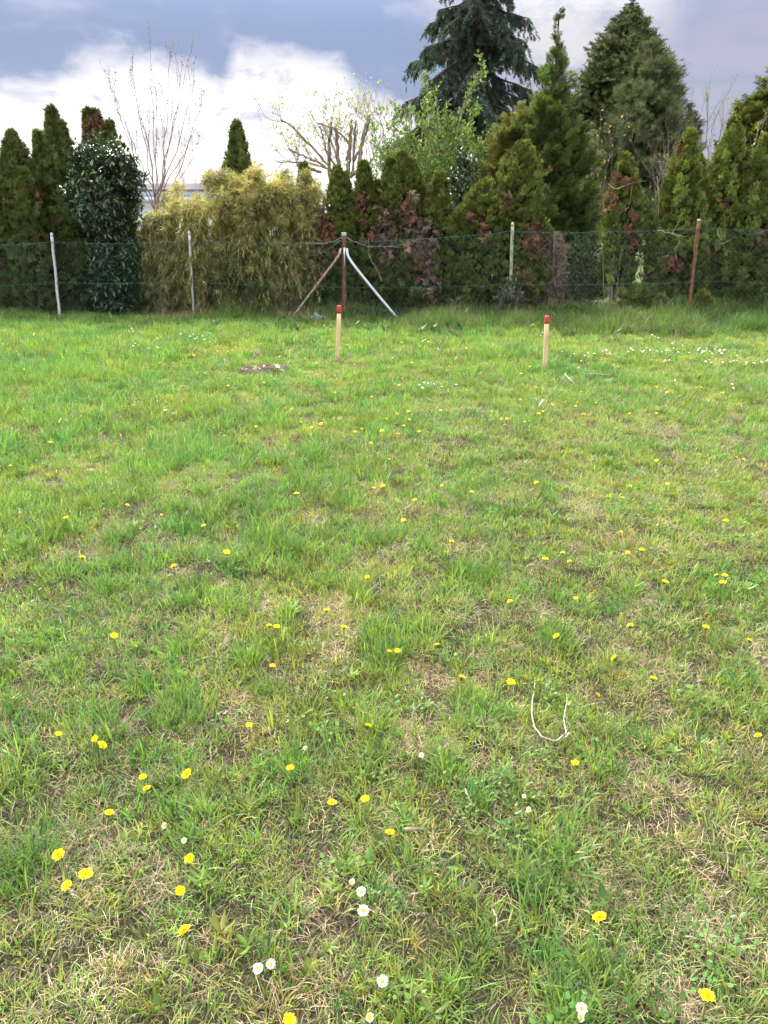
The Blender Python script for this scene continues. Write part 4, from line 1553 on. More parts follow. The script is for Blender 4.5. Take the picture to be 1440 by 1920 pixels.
def dryness(x, y):
    P = np.stack([x, y], -1)
    base = .25 + .09 * np.clip(x / 3, -1, 1) - .046 * np.clip(y - 1.8, 0, 6) + .05 * np.clip((y - 5) / 3, 0, 1) * np.clip(x / 2, -1, 1)
    n = .13 * vnoise(P, 4.5, 31) + .24 * vnoise(P, 11, 32) + .15 * vnoise(P, 24, 34) + .05 * vnoise(P, 1.4, 33)
    return base + n

def build_lawn():
    G = {'P': [], 'rot': [], 'scl': [], 'idx': [], 'tint': []}
    S = {k: [] for k in G}
    Wd = {k: [] for k in G}
    def push(D, x, y, kind, scl, tint, tilt=.12, dz=0.0):
        n = len(x)
        if n == 0: return
        D['P'].append(np.stack([x, y, gz(x, y) + dz], -1))
        D['rot'].append(np.stack([rng.normal(size=n) * tilt, rng.normal(size=n) * tilt, rng.random(n) * 6.283], -1))
        D['scl'].append(np.broadcast_to(scl, (n,)))
        D['idx'].append(rng.choice(TN[kind], n))
        D['tint'].append(np.broadcast_to(tint, (n, 3)))
    zones = [(.75, 2.6, 520, 1.0), (2.6, 5.0, 400, 1.1), (5.0, 9.0, 270, 1.3), (9.0, 14.6, 150, 1.65)]
    for (y0, y1, dens, sc) in zones:
        x, y = lawn_points(y0, y1, dens)
        P = np.stack([x, y], -1)
        dry = dryness(x, y)
        lush = .5 + .45 * vnoise(P, 1.1, 41) - .30 * np.clip(x, -3, 3) / 3 + .40 * np.clip((y - 3) / 3, 0, 1)
        tuft = vnoise(P, 6.5, 42) + .7 * vnoise(P, 15, 43)
        hue = vnoise(P, 2.6, 44)[:, None]
        tint = np.clip(np.array([1.0, 1.0, 1.0]) + hue * np.array([.18, .06, -.05]) + rng.normal(size=(len(x), 1)) * .16 + rng.normal(size=(len(x), 3)) * np.array([.16, .09, .10]), .35, 1.9)
        gone = rng.random(len(x)) < np.clip(dry * .85, 0, .85)
        is_mid = ~gone & (rng.random(len(x)) < np.clip(.10 + .30 * tuft + .34 * (lush - .45), .01, .9))
        is_short = ~gone & ~is_mid
        push(G, x[is_short], y[is_short], 'short', sc * rng.uniform(.7, 1.3, is_short.sum()), tint[is_short])
        push(G, x[is_mid], y[is_mid], 'mid', sc * rng.uniform(.65, 1.2, is_mid.sum()) * (1 + .25 * np.clip(lush[is_mid] - .4, -.5, 1)), tint[is_mid] * np.array([.74, .90, .92]))
        x2, y2 = lawn_points(y0, y1, dens * .55)
        dry2 = dryness(x2, y2)
        k = rng.random(len(x2)) < np.clip(.10 + .90 * dry2, .04, .85)
        x2, y2 = x2[k], y2[k]
        st = np.clip(1 + rng.normal(size=(len(x2), 1)) * .22 + rng.normal(size=(len(x2), 3)) * .05, .4, 1.6)
        push(S, x2, y2, 'straw', sc * rng.uniform(.6, 1.15, len(x2)), st, .08, .002)
        if y0 < 9:
            x3, y3 = lawn_points(y0, y1, dens * .55)
            push(S, x3, y3, 'litter', sc * rng.uniform(.7, 1.2, len(x3)), np.clip(.72 + rng.normal(size=(len(x3), 1)) * .22, .3, 1.4), .05, .0)
        k = rng.random(len(x2)) < .30
        push(S, x2[k], y2[k], 'tuftstraw', sc * rng.uniform(.6, 1.15, k.sum()), st[k])
        # weeds
        wn = rng.random(len(x)) < np.clip(.03 + .03 * vnoise(P, 3.3, 51), .0, .2)
        push(Wd, x[wn], y[wn], 'weed', min(sc, 1.15) * rng.uniform(.7, 1.3, wn.sum()), np.clip(tint[wn], .75, 1.15), .2, .015)
        cn = rng.random(len(x)) < np.clip(.02 + .05 * vnoise(P, 2.1, 52), 0, .12)
        push(Wd, x[cn], y[cn], 'clover', sc * rng.uniform(.7, 1.2, cn.sum()), np.clip(tint[cn], .75, 1.15), .1, .005)
    # dense single clumps of longer grass
    cl = [(235, 1015), (30, 1045), (375, 860), (1090, 1900), (30, 1640), (700, 1015), (720, 1235), (900, 1085), (1010, 1640), (1130, 850), (600, 1010), (330, 1340), (1050, 1200), (880, 870)]
    for px, py in cl:
        c0 = gpt(px, py)
        n = 10
        a = rng.random(n) * 6.283; r_ = .09 * np.sqrt(rng.random(n))
        push(G, c0[0] + r_ * np.cos(a), c0[1] + r_ * np.sin(a), 'mid', rng.uniform(.9, 1.35, n), np.array([.72, .86, 1.0]) * rng.uniform(.85, 1.1, (n, 1)))
    gn_scatter('lawn_grass', 'mown spring grass of the lawn, thicker and greener to the left', *[np.concatenate(G[k]) for k in ('P', 'rot', 'scl', 'idx', 'tint')])
    gn_scatter('dry_straw', 'pale dead grass lying between the green tufts', *[np.concatenate(S[k]) for k in ('P', 'rot', 'scl', 'idx', 'tint')])
    gn_scatter('lawn_weeds', 'small broad-leaved weeds and clover in the lawn', *[np.concatenate(Wd[k]) for k in ('P', 'rot', 'scl', 'idx', 'tint')])
    # rough verge along the fence
    Vg = {k: [] for k in G}
    half = 9.0
    n = 8200
    x = rng.uniform(-half, half, n)
    pxs = 720 + x * ppm(13.5)
    fy = np.interp(pxs, [a for a, _ in FENCE], [b for _, b in FENCE])
    back = 2.7 * rng.random(n) ** 1.5
    y = fy + .5 - back
    P = np.stack([x, y], -1)
    den = vnoise(P, 1.6, 61)
    near = np.clip(1.25 - back / 2.2, 0, 1)
    keep = rng.random(n) < np.clip(.25 + .5 * near + .3 * den, 0, 1)
    x, y, near, den = x[keep], y[keep], near[keep], den[keep]
    pxk = 720 + x * ppm(13.5)
    side = np.interp(pxk, [0, 300, 420, 700, 1100, 1300], [.42, .45, .85, .8, .95, 1.1])
    hfac = side * (.36 + .95 * near) * (1 + .45 * den) * rng.uniform(.5, 1.25, len(x))
    tint = np.clip(np.array([.50, .57, .60]) + .14 * vnoise(np.stack([x, y], -1), 3.5, 66)[:, None] + rng.normal(size=(len(x), 3)) * .12, .3, 1.5)
    push(Vg, x, y, 'tall', np.clip(hfac, .25, 1.7), tint)
    k = rng.random(len(x)) < .16
    push(Vg, x[k], y[k], 'weed', rng.uniform(1.8, 4.0, k.sum()) * np.minimum(1, side[k] + .2), np.array([.42, .50, .62]) * rng.uniform(.7, 1.3, (k.sum(), 1)), .25, .03)
    k = (rng.random(len(x)) < .30 * near * (1 + den))
    push(Vg, x[k], y[k], 'drytall', np.clip(hfac[k] * 1.0, .4, 1.4), np.ones((k.sum(), 3)) * rng.uniform(.35, .9, (k.sum(), 1)))
    # tall tufts under the right end and by the bamboo
    for px, py, n_, s in [(1400, 620, 60, 1.1), (1430, 600, 60, 1.3), (1340, 630, 30, .8), (500, 590, 50, 1.2), (460, 595, 30, 1.0), (800, 612, 30, .9), (980, 610, 40, .9), (1120, 620, 40, .9)]:
        c0 = gpt(px, py)
        push(Vg, c0[0] + rng.normal(size=n_) * .25, c0[1] + rng.normal(size=n_) * .15, 'tall', s * rng.uniform(.7, 1.15, n_), np.array([.6, .74, .85]) * rng.uniform(.8, 1.1, (n_, 1)))
    for px, py, n_, s in [(330, 605, 26, .9), (540, 600, 26, .9), (790, 605, 24, 1.0), (120, 590, 10, .9), (570, 605, 16, .9), (1000, 610, 14, .8), (1200, 625, 14, .8), (1080, 600, 12, .9)]:
        c0 = gpt(px, py)
        push(Vg, c0[0] + rng.normal(size=n_) * .22, c0[1] + rng.normal(size=n_) * .1, 'drytall', s * rng.uniform(.6, 1.15, n_), np.ones((n_, 3)) * rng.uniform(.55, 1.0, (n_, 1)))
    gn_scatter('verge_grass', 'long unmown grass and dry stalks along the fence foot', *[np.concatenate(Vg[k]) for k in ('P', 'rot', 'scl', 'idx', 'tint')])

build_lawn()

# ------------------------------------------------------------------ brush along the fence foot
def shrub(name, label, px, py, Y, rx, ry, n, size, col, mat='softleaf', T=None, stemm='twig', flat=.8, cat='shrub'):
    c0 = at(px, py, Y); k = ppm(Y)
    root = empty(name, (c0[0], Y, 0))
    tag(root, label, cat)
    u = rand_dirs(n) * (rng.random((n, 1)) ** .45)
    P = c0 + u * np.array([rx / k, rx / k * flat, ry / k])
    P[:, 2] = np.maximum(P[:, 2], .03)
    d = norm(u + np.array([0, -.1, .45]) + .6 * rand_dirs(n))
    acc, st = Acc(), Acc()
    scatter_many(acc, T or LEAVES, P, d, norm(np.array([0, -.4, 1.]) + .6 * rand_dirs(n)), size * rng.uniform(.6, 1.3, n), np.clip(np.asarray(col) * rng.uniform(.55, 1.4, (n, 1)), 0, 1))
    for q in range(0, n, max(1, n // 40)):
        g = np.array([c0[0] + rng.normal() * .1, Y + rng.normal() * .08, -.02])
        V, F = tube([g, (g + P[q]) / 2 + rng.normal(size=3) * .04, P[q]], [.006, .005, .003], 4, False)
        st.add(V, F)
    acc.build('foliage', M[mat], root)['kind'] = 'stuff'
    st.build('stems', M[stemm], root)['kind'] = 'stuff'

shrub('ivy', 'dark ivy climbing round the foot of the pale green post', 955, 570, 13.6, 26, 50, 650, .07, (.035, .062, .028), 'laurel', LEAVES)
shrub('thuja_sprout', 'low olive thuja regrowth at the foot of the isolated thuja', 1195, 575, 14.0, 48, 40, 520, .12, (.085, .095, .025), 'thuja', FANS)
shrub('thuja_sprout', 'small yellow-green thuja tuft just right of the rusty post', 1316, 572, 13.9, 18, 22, 170, .11, (.15, .16, .03), 'thuja', FANS)
shrub('thuja_sprout', 'small green thuja bush under the dead drapes of the middle hedge', 783, 570, 14.2, 16, 26, 190, .11, (.075, .10, .024), 'thuja', FANS)
shrub('thuja_sprout', 'ochre-green thuja tuft right of the ivy', 985, 545, 14.1, 22, 34, 240, .11, (.12, .105, .03), 'thuja', FANS)
shrub('thuja_sprout', 'low thuja bush at the lower right corner of the hedge', 1400, 565, 14.1, 36, 32, 330, .12, (.075, .09, .024), 'thuja', FANS)
shrub('bramble', 'dark bramble growing at the foot of the corner post', 680, 596, 13.9, 60, 16, 520, .06, (.055, .085, .032), 'softleaf', LEAVES)
shrub('bramble', 'dark bramble under the feathery cypress', 1070, 590, 14.0, 52, 24, 520, .06, (.05, .075, .03), 'softleaf', LEAVES)
shrub('bramble', 'dark low bramble below the rusty post', 1260, 600, 13.7, 50, 16, 380, .06, (.06, .09, .033), 'softleaf', LEAVES)
shrub('understorey_shrub', 'dark green shrub in the shade of the feathery cypress', 1085, 510, 15.6, 46, 66, 850, .10, (.03, .048, .02), 'softleaf', LEAVES)

for i_, (px_, Y_, rx_, ry_) in enumerate([(700, 22.0, 90, 60), (1010, 22.5, 110, 70), (1230, 21.5, 70, 62), (1360, 22.0, 90, 70)]):
    shrub('background_shrub', ['dark green shrub mass behind the middle hedge', 'dark green shrub mass behind the cypresses', 'dark green shrub in the gap behind the isolated thuja', 'dark green shrub mass behind the right thujas'][i_],
          px_, 425, Y_, rx_, ry_, 1100, .14, (.07, .095, .032), 'softleaf', LEAVES)

def dead_thuja():
    Y = 14.9
    b = at(1030, 560, Y)
    root = empty('dead_thuja', (b[0], Y, 0))
    tag(root, 'dead grey-brown thuja of bare twigs right of the pale green post', 'tree')
    tw = Acc(); acc = Acc()
    k = ppm(Y)
    V, F = tube([(b[0], Y, -.05), (b[0] + .03, Y, 1.0), (b[0], Y, at(1030, 440, Y)[2])], [.04, .03, .01], 6); tw.add(V, F)
    n = 950
    py = rng.uniform(438, 575, n)
    w = np.interp(py, [438, 460, 520, 575], [10, 26, 24, 20]) / k
    a = rng.random(n) * 6.28
    rr = w * rng.random(n) ** .5
    z = np.array([at(1030, q, Y)[2] for q in py])
    P = np.stack([b[0] + rr * np.cos(a), Y + rr * np.sin(a), np.maximum(z, .05)], -1)
    d = norm(np.stack([np.cos(a) * .4, np.sin(a) * .4, rng.normal(size=n) * .5 - .5], -1) + .5 * rand_dirs(n))
    scatter_many(acc, STRANDS, P, d, rand_dirs(n), .12 * rng.uniform(.6, 1.3, n), C_DEADGREY * rng.uniform(.5, 1.25, (n, 1)))
    acc.build('twigs', M['dead'], root)['kind'] = 'stuff'
    tw.build('trunk', M['bark_pale'], root)

dead_thuja()

def saplings():
    # slim trunks and thin stems in the gap round the isolated thuja
    for (b, t, r_, lab, m) in [((1143, 585), (1152, 470), .022, 'slim grey sapling trunk left of the isolated thuja', 'bark_pale'),
                               ((1265, 585), (1270, 470), .030, 'grey bare trunk left of the rusty post', 'bark_pale'),
                               ((1244, 560), (1232, 330), .009, 'thin bare pole stems between isolated and broad thuja', 'bark_pale')]:
        Y = 14.75
        B, T = at(*b, Y), at(*t, Y)
        root = empty('sapling', (B[0], Y, 0))
        tag(root, lab, 'sapling')
        p0 = np.array([B[0], Y, -.05])
        a = Acc(); tw = Acc()
        f = np.linspace(0, 1, 8)[:, None]
        p = p0 * (1 - f) + T * f
        p[1:-1] += rng.normal(size=(6, 3)) * .012
        V, F = tube(p, np.linspace(r_, r_ * .5, 8), 7); a.add(V, F)
        tips = []
        twigs_from(tw, p, .004, 6, .5, 1, .7, .2, tips, 4, .1)
        for q in range(6):
            s = p0 + np.array([rng.normal() * .12, rng.normal() * .1, 0])
            pp = branch_path(s, (rng.normal() * .18, rng.normal() * .1, 1), rng.uniform(.8, 1.9), 6, .05, .05)
            V, F = tube(pp, np.linspace(.008, .003, 7), 4, False); tw.add(V, F)
            tips.append(pp)
        a.build('trunk', M[m], root, smooth=True)
        tw.build('twigs', M['bark_pale'], root)['kind'] = 'stuff'
        lf = Acc(); leaves_on(lf, tips, 1, LEAVES, .045, np.array([.30, .30, .06]), .02)
        lf.build('leaves', M['softleaf'], root)['kind'] = 'stuff'
saplings()

def vine(name, label, pts, r, mat, dy=-.08, n_twigs=4, cat='vine'):
    P = []
    for (x, y) in pts:
        P.append(at(x, y, fence_Y(x) + dy + rng.normal() * .015))
    P = np.array(P)
    f = np.linspace(0, len(P) - 1, 6 * len(P))
    Q = np.stack([np.interp(f, range(len(P)), P[:, j]) for j in range(3)], -1)
    for _ in range(3):
        Q[1:-1] = (Q[:-2] + 2 * Q[1:-1] + Q[2:]) / 4
    root = empty(name, (P[0][0], P[0][1], 0))
    tag(root, label, cat)
    Q[1:-1] += rng.normal(size=(len(Q) - 2, 3)) * .006
    r = r * .75
    a = Acc(); V, F = tube(Q, np.linspace(r, r * .4, len(Q)) * rng.uniform(.8, 1.2, len(Q)), 6); a.add(V, F)
    a.build('stem', M[mat], root)
    if n_twigs:
        t_ = Acc(); twigs_from(t_, Q, r * .5, n_twigs, .25, 0, .8, 0, None, 4, .2)
        t_.build('side_twigs', M[mat], root)['kind'] = 'stuff'

vine('vine', 'thin bare vine hanging along the wire left of the corner post', [(642, 445), (628, 452), (600, 458), (570, 455), (540, 458), (505, 452)], .007, 'twig')
vine('vine', 'bare vine sagging below the wire left of the corner post', [(640, 450), (618, 465), (598, 478), (575, 480)], .005, 'twig')
vine('vine', 'long bare vine looping on the wire right of the corner post', [(650, 446), (668, 455), (690, 462), (715, 463), (745, 461), (770, 452), (800, 455)], .007, 'twig')
vine('dry_stalk', 'pale dry stalk leaning before the hedge right of the corner post', [(717, 528), (703, 500), (691, 475), (691, 447)], .006, 'dry_stalk', -.12, 0, 'stalk')
vine('vine', 'pale bare vine curling over the isolated thuja', [(1140, 345), (1152, 355), (1175, 348), (1186, 341), (1183, 375), (1175, 395), (1160, 398)], .008, 'dry_stalk', 1.05)
vine('vine', 'pale vine hooked on the wire before the broad pointed thuja', [(1232, 432), (1250, 436), (1272, 440), (1275, 455), (1262, 470)], .007, 'dry_stalk')
vine('vine', 'thin pale vine hanging right of the rusty post', [(1345, 432), (1352, 450), (1358, 465), (1362, 478)], .005, 'dry_stalk')
vine('dry_stalk', 'brown dry stalk leaning at the foot of the isolated thuja', [(1215, 605), (1240, 580), (1262, 560)], .009, 'dry_stalk', -.05, 3, 'stalk')
vine('dry_stalk', 'bent brown stick at the verge below the cypress', [(1035, 585), (1048, 600), (1055, 612)], .012, 'dry_stalk', -.3, 2, 'stalk')
vine('dry_stalk', 'thin bare stalk standing left of the ivy', [(843, 598), (850, 575), (862, 555)], .006, 'twig', -.2, 2, 'stalk')

# ------------------------------------------------------------------ small things on the lawn
def dirt_patch():
    c0 = PATCH
    root = empty('dirt_hollow', (c0[0], c0[1], float(gz(c0[0], c0[1]))))
    tag(root, 'bare dirt hollow with wood chips in the lawn left of the marked stake', 'dirt patch')
    n, m = 30, 9
    V, F = [], []
    for i in range(m):
        f = i / (m - 1)
        for j in range(n):
            a = j * 6.283 / n
            rr = .30 * f * (1 + .10 * math.sin(3 * a + 1) + .06 * math.sin(7 * a))
            x, y = c0[0] + rr * math.cos(a), c0[1] + rr * .82 * math.sin(a)
            h = .055 * math.exp(-((f - .72) / .2) ** 2) * (1 + .4 * math.sin(5 * a)) - .01 * (f > .95) + rng.normal() * .006 + .012
            V.append((x, y, float(gz(x, y)) + h))
    for i in range(m - 1):
        for j in range(n):
            k = (j + 1) % n
            F += [(i * n + j, i * n + k, (i + 1) * n + k), (i * n + j, (i + 1) * n + k, (i + 1) * n + j)]
    a = Acc(); a.add(V, F)
    ms = mat_noise('loose_soil', [(.3, (.03, .022, .012)), (.6, (.085, .062, .036)), (.75, (.17, .13, .08))], 45, rough=.95, bump=.9, bdist=.02)
    a.build('soil', ms, root)
    mchip = mat_noise('wood_chip', [(.3, (.26, .19, .12)), (.7, (.46, .36, .25))], 30, rough=.8, bump=.1)
    for q in range(44):
        f = math.sqrt(rng.random()) * .27
        a_ = rng.random() * 6.283
        x, y = c0[0] + f * math.cos(a_), c0[1] + .82 * f * math.sin(a_)
        L, w = rng.uniform(.02, .06), rng.uniform(.008, .02)
        ch = Acc(); box(ch, (-L / 2, -w / 2, -.002), (L / 2, w / 2, .003))
        o = ch.build('wood_chip', mchip, None)
        o.parent = root
        o.location = (x - c0[0], y - c0[1], .045 + rng.uniform(-.005, .02))
        o.rotation_euler = (rng.normal() * .3, rng.normal() * .3, rng.random() * 6.28)

dirt_patch()

def ground_tube(name, label, cat, pts, radii, mat, h=.02, sides=7, parent=None, zadd=None):
    P = np.array([gpt(x, y, h if zadd is None else zadd[i]) for i, (x, y) in enumerate(pts)])
    f = np.linspace(0, len(P) - 1, 5 * len(P))
    Q = np.stack([np.interp(f, range(len(P)), P[:, j]) for j in range(3)], -1)
    for _ in range(3):
        Q[1:-1] = (Q[:-2] + 2 * Q[1:-1] + Q[2:]) / 4
    Q += np.cumsum(rng.normal(size=Q.shape) * np.array([.0012, .0012, .0008]), 0)
    rr = np.interp(f, range(len(P)), radii) * (1 + rng.normal(size=len(f)) * .14)
    V, F = tube(Q, rr, sides)
    a = Acc(); a.add(V - Q[0], F)
    o = a.build(name, mat, None, smooth=True)
    if parent is None:
        o.location = tuple(Q[0]); tag(o, label, cat)
    else:
        o.parent = parent; o.location = tuple(Q[0] - parent_loc(parent))
    return o

M['bleached'] = mat_noise('bleached_twig', [(.3, (.22, .17, .12)), (.55, (.36, .31, .24)), (.75, (.46, .41, .33))], 40, (1, 1, 1), .8, .2, bdist=.001)
tw = ground_tube('curved_twig', 'bleached U-shaped twig lying on the grass in the right foreground', 'twig',
                 [(1003, 1281), (1000, 1310), (1000, 1345), (1004, 1366), (1018, 1381), (1040, 1391), (1052, 1388), (1060, 1378)], [.0018, .0022, .0025, .0027, .0029, .0029, .0026, .0024], M['bleached'],
                 zadd=[.03, .04, .035, .03, .03, .03, .035, .035])
ground_tube('side_shoot', None, None, [(1060, 1378), (1058, 1365), (1058, 1348), (1062, 1325), (1060, 1300)], [.0024, .002, .0018, .0015, .001], M['bleached'], parent=tw, zadd=[.045, .045, .04, .035, .03])
ground_tube('side_shoot', None, None, [(1058, 1381), (1064, 1375), (1070, 1378)], [.003, .0024, .0014], M['bleached'], parent=tw, zadd=[.045, .045, .045])
M['strap'] = mat_noise('pale_green_plastic', [(.3, (.20, .27, .18)), (.7, (.32, .38, .28))], 20, rough=.4, bump=.05)
M['strapw'] = mat_noise('white_plastic', [(.3, (.34, .34, .30)), (.7, (.46, .46, .42))], 20, rough=.5, bump=.05)
hs = ground_tube('plastic_strip', 'pale green plastic strip trailing through the grass below the bare stake', 'plastic strip',
                 [(1075, 718), (1066, 708), (1060, 702), (1062, 698), (1056, 712), (1046, 722), (1034, 735), (1024, 745), (1016, 754)], [.004, .006, .007, .004, .002, .0025, .003, .004, .004], M['strap'],
                 zadd=[.035, .05, .06, .05, .02, .03, .02, .03, .03])
ground_tube('white_end', None, None, [(1017, 750), (1013, 757), (1010, 762)], [.006, .009, .006], M['strapw'], parent=hs, zadd=[.06, .05, .045])
ground_tube('pale_stalk', 'thin pale stalk lying in grass right of the bare stake', 'stalk', [(1096, 700), (1120, 701), (1146, 703)], [.0025, .0025, .002], M['dry_stalk'], zadd=[.08, .07, .07])
ground_tube('dry_stick', 'short grey dry stick on the grass in the foreground centre', 'stick', [(872, 1478), (878, 1490), (886, 1508)], [.0022, .002, .0012], M['bleached'], zadd=[.05, .04, .03])
ground_tube('dry_stick', 'thin pale stalk curling in the grass near the bottom', 'stick', [(925, 1705), (932, 1722), (935, 1740)], [.0018, .0018, .001], M['bleached'], zadd=[.05, .04, .03])
ground_tube('dry_stick', 'flat grey splinter of wood behind the nearest central dandelion', 'stick', [(755, 1556), (775, 1558), (795, 1556)], [.004, .005, .003], M['bark_pale'], zadd=[.012, .012, .012])

def plastic_rag():
    c0 = gpt(592, 606)
    n = 9
    u = np.linspace(-1, 1, n)
    X, Yg = np.meshgrid(u, u)
    P = np.stack([X * .19, Yg * .10, .10 - .06 * X ** 2 + .05 * np.sin(4 * X + 2 * Yg) + .02 * rng.normal(size=X.shape)], -1).reshape(-1, 3)
    i, j = np.meshgrid(np.arange(n - 1), np.arange(n - 1)); a_ = (j * n + i).ravel()
    F = np.concatenate([np.stack([a_, a_ + 1, a_ + n + 1], 1), np.stack([a_, a_ + n + 1, a_ + n], 1)])
    P2 = P - np.array([0, 0, .006])
    a = Acc(); a.add(P, F); a.add(P2, F[:, ::-1])
    m = mat_noise('grey_blue_sheet', [(.3, (.10, .14, .15)), (.7, (.18, .23, .24))], 10, rough=.45, bump=.2)
    o = a.build('plastic_sheet', m, None); o.location = tuple(c0)
    tag(o, 'crumpled grey-blue plastic scrap in the weeds left of the corner post', 'plastic scrap')
plastic_rag()

# ------------------------------------------------------------------ flowers
YEL = np.array([.80, .56, .010]); YEL2 = np.array([.86, .68, .02])
def petals(acc, n, r0, r1, w, tilt, z, col, rg):
    for i in range(n):
        a = i * 6.283 / n + rg.normal() * .12
        L = (r1 - r0) * rg.uniform(.85, 1.1)
        tl = tilt + rg.normal() * .08
        d = np.array([math.cos(a) * math.cos(tl), math.sin(a) * math.cos(tl), math.sin(tl)])
        s = np.array([-math.sin(a), math.cos(a), 0])
        b = np.array([math.cos(a) * r0, math.sin(a) * r0, z])
        c_ = col * rg.uniform(.85, 1.1)
        acc.add([b - s * w * .3, b + s * w * .3, b + d * L * .8 + s * w * .5, b + d * L * .8 - s * w * .5, b + d * L], [(0, 1, 2), (0, 2, 3), (3, 2, 4)], c_)

def head_mesh(seed, r=.019):
    rg = np.random.default_rng(seed)
    a = Acc()
    petals(a, 26, .002, r, .0040, .10, .004, YEL2, rg)
    petals(a, 22, .002, r * .84, .0036, .38, .005, YEL2, rg)
    petals(a, 16, .001, r * .62, .0032, .70, .006, YEL, rg)
    petals(a, 10, .000, r * .40, .0028, 1.05, .007, YEL * .95, rg)
    # green bracts underneath
    V, F = tube([(0, 0, -.010), (0, 0, -.004), (0, 0, .003)], [.0025, .006, .0065], 8)
    a.add(V, F, (.10, .15, .04))
    return a

def stem_mesh(seed, h):
    rg = np.random.default_rng(seed)
    a = Acc()
    bx, by = rg.normal() * .012, rg.normal() * .012
    V, F = tube([(bx, by, -.01 - h), (bx * .5, by * .5, -h * .5), (0, 0, -.008)], [.0022, .002, .0018], 6, False)
    a.add(V, F, (.26, .26, .10))
    return a

HEADS = [head_mesh(s, (.019, .0205, .0175, .019, .016)[s]).mesh('flower_head', M['petal']) for s in range(5)]
STEMS = [stem_mesh(s, .07).mesh('stem', M['petal']) for s in range(4)]
def far_mesh(seed):
    rg = np.random.default_rng(seed)
    a = Acc()
    petals(a, 12, .001, .019, .009, .1, .003, YEL2, rg)
    petals(a, 8, .001, .013, .008, .55, .004, YEL, rg)
    V, F = tube([(rg.normal() * .01, rg.normal() * .01, -.10), (0, 0, 0)], [.003, .003], 4, False)
    a.add(V, F, (.24, .26, .09))
    return a
FARS = [far_mesh(s).mesh('dandelion', M['petal']) for s in range(4)]

NEAR_D = [  # px, py, scale, label tail
 (1325, 1870, 1.0, 'nearest yellow dandelion at the lower right, low among leaves'),
 (543, 1914, .8, 'orange-yellow dandelion cut by the bottom edge of the view'),
 (347, 1747, 1.05, 'tilted dandelion on a long stem, lowest one on the left side'),
 (1125, 1723, 1.05, 'open yellow dandelion amid pale straw in the right foreground'),
 (337, 1672, .95, 'dandelion directly above the tilted one in the left foreground'),
 (160, 1641, 1.0, 'dandelion just right of the long-stemmed one near the left edge'),
 (126, 1662, .75, 'small dandelion below the long-stemmed one near the left edge'),
 (111, 1604, 1.1, 'large dandelion on a long slanting stem near the left edge'),
 (356, 1611, .8, 'small dandelion right below the pair of closed daisies'),
 (731, 1563, .95, 'round dandelion in the foreground centre beside the grey splinter'),
 (205, 1526, .9, 'solitary ragged dandelion left of the closed daisies'),
 (622, 1507, .8, 'left of two dandelions side by side in the foreground centre'),
 (685, 1499, .85, 'right of two dandelions side by side in the foreground centre'),
 (276, 1480, .75, 'lower of two small dandelions left of the long-stemmed tall one'),
 (268, 1458, .8, 'upper of two small dandelions left of the long-stemmed tall one'),
 (352, 1452, 1.0, 'broad dandelion on a tall straight stem, left of centre'),
 (544, 1441, .7, 'small half-hidden dandelion with bright leaves near the centre'),
 (190, 1399, 1.15, 'large tilted dandelion touching a smaller one on the left'),
 (179, 1386, .7, 'small dandelion touching the large tilted one on the left'),
 (110, 1378, .9, 'dandelion at the left next to the touching pair'),
 (467, 1361, .75, 'solitary dandelion in a green tuft right of the touching pair'),
 (690, 1362, .7, 'small dandelion straight above the round central one'),
 (1078, 1432, .85, 'dandelion just below the U-shaped twig'),
 (1422, 1381, .8, 'dandelion at the right edge level with the U-shaped twig'),
 (1119, 1304, .8, 'sideways-facing dandelion right of the U-shaped twig'),
 (1225, 1274, .9, 'dandelion in a dark green tuft up right of the U-shaped twig'),
 (958, 1280, .9, 'dandelion just left of the tip of the U-shaped twig'),
 (866, 1272, .95, 'flat dandelion two steps left of the U-shaped twig'),
 (511, 1250, .8, 'ragged solitary dandelion left of the twin pair'),
 (730, 1222, .7, 'left bloom of the touching twin pair near the centre'),
 (745, 1221, .75, 'right bloom of the touching twin pair near the centre'),
 (820, 1211, .9, 'dandelion just up right of the touching twin pair'),
 (1153, 1235, .95, 'dandelion leaning above the sideways-facing one'),
 (1044, 1194, .95, 'dandelion with bright leaves beneath, above the U-shaped twig'),
 (1182, 1174, 1.0, 'tall-stemmed dandelion in the right half above the leaning one'),
 (1323, 1177, .9, 'dandelion right of the tall-stemmed one in a dark tuft'),
 (1405, 1202, .9, 'ragged dandelion by the right edge'),
 (505, 1174, .8, 'left of a close pair of dandelions left of centre'),
 (519, 1176, .85, 'right of a close pair of dandelions left of centre'),
 (612, 1145, .95, 'dandelion upper right of the close pair left of centre'),
 (645, 1177, .85, 'dandelion with long leaf beside it, right of the close pair'),
 (214, 1193, .85, 'solitary tilted dandelion at mid-left'),
 (1079, 1123, .8, 'small dandelion in the right half left of the tall-stemmed one'),
 (1247, 1092, .95, 'flat dandelion left of the cluster of three at the right'),
 (1343, 1080, .85, 'left bloom of the cluster of three dandelions at the right'),
 (1359, 1080, .85, 'right bloom of the cluster of three dandelions at the right'),
 (1355, 1093, .85, 'lowest bloom of the cluster of three dandelions at the right'),
 (1068, 1054, .9, 'dandelion below and left of the two-bloom pair at the right'),
 (689, 1083, .75, 'small dandelion left of centre above the pale straw'),
 (326, 1062, .95, 'dandelion below the dark clump at the left'),
 (425, 1036, 1.0, 'flat wide dandelion right of the dark clump at the left'),
 (154, 1046, .95, 'upright dandelion left of the dark clump at the left'),
 (1177, 1037, .9, 'left of a two-bloom pair of dandelions in the right half'),
 (1203, 1032, 1.0, 'right of a two-bloom pair of dandelions in the right half'),
 (847, 1016, 1.0, 'single upright dandelion straight below the gap between the stakes')]
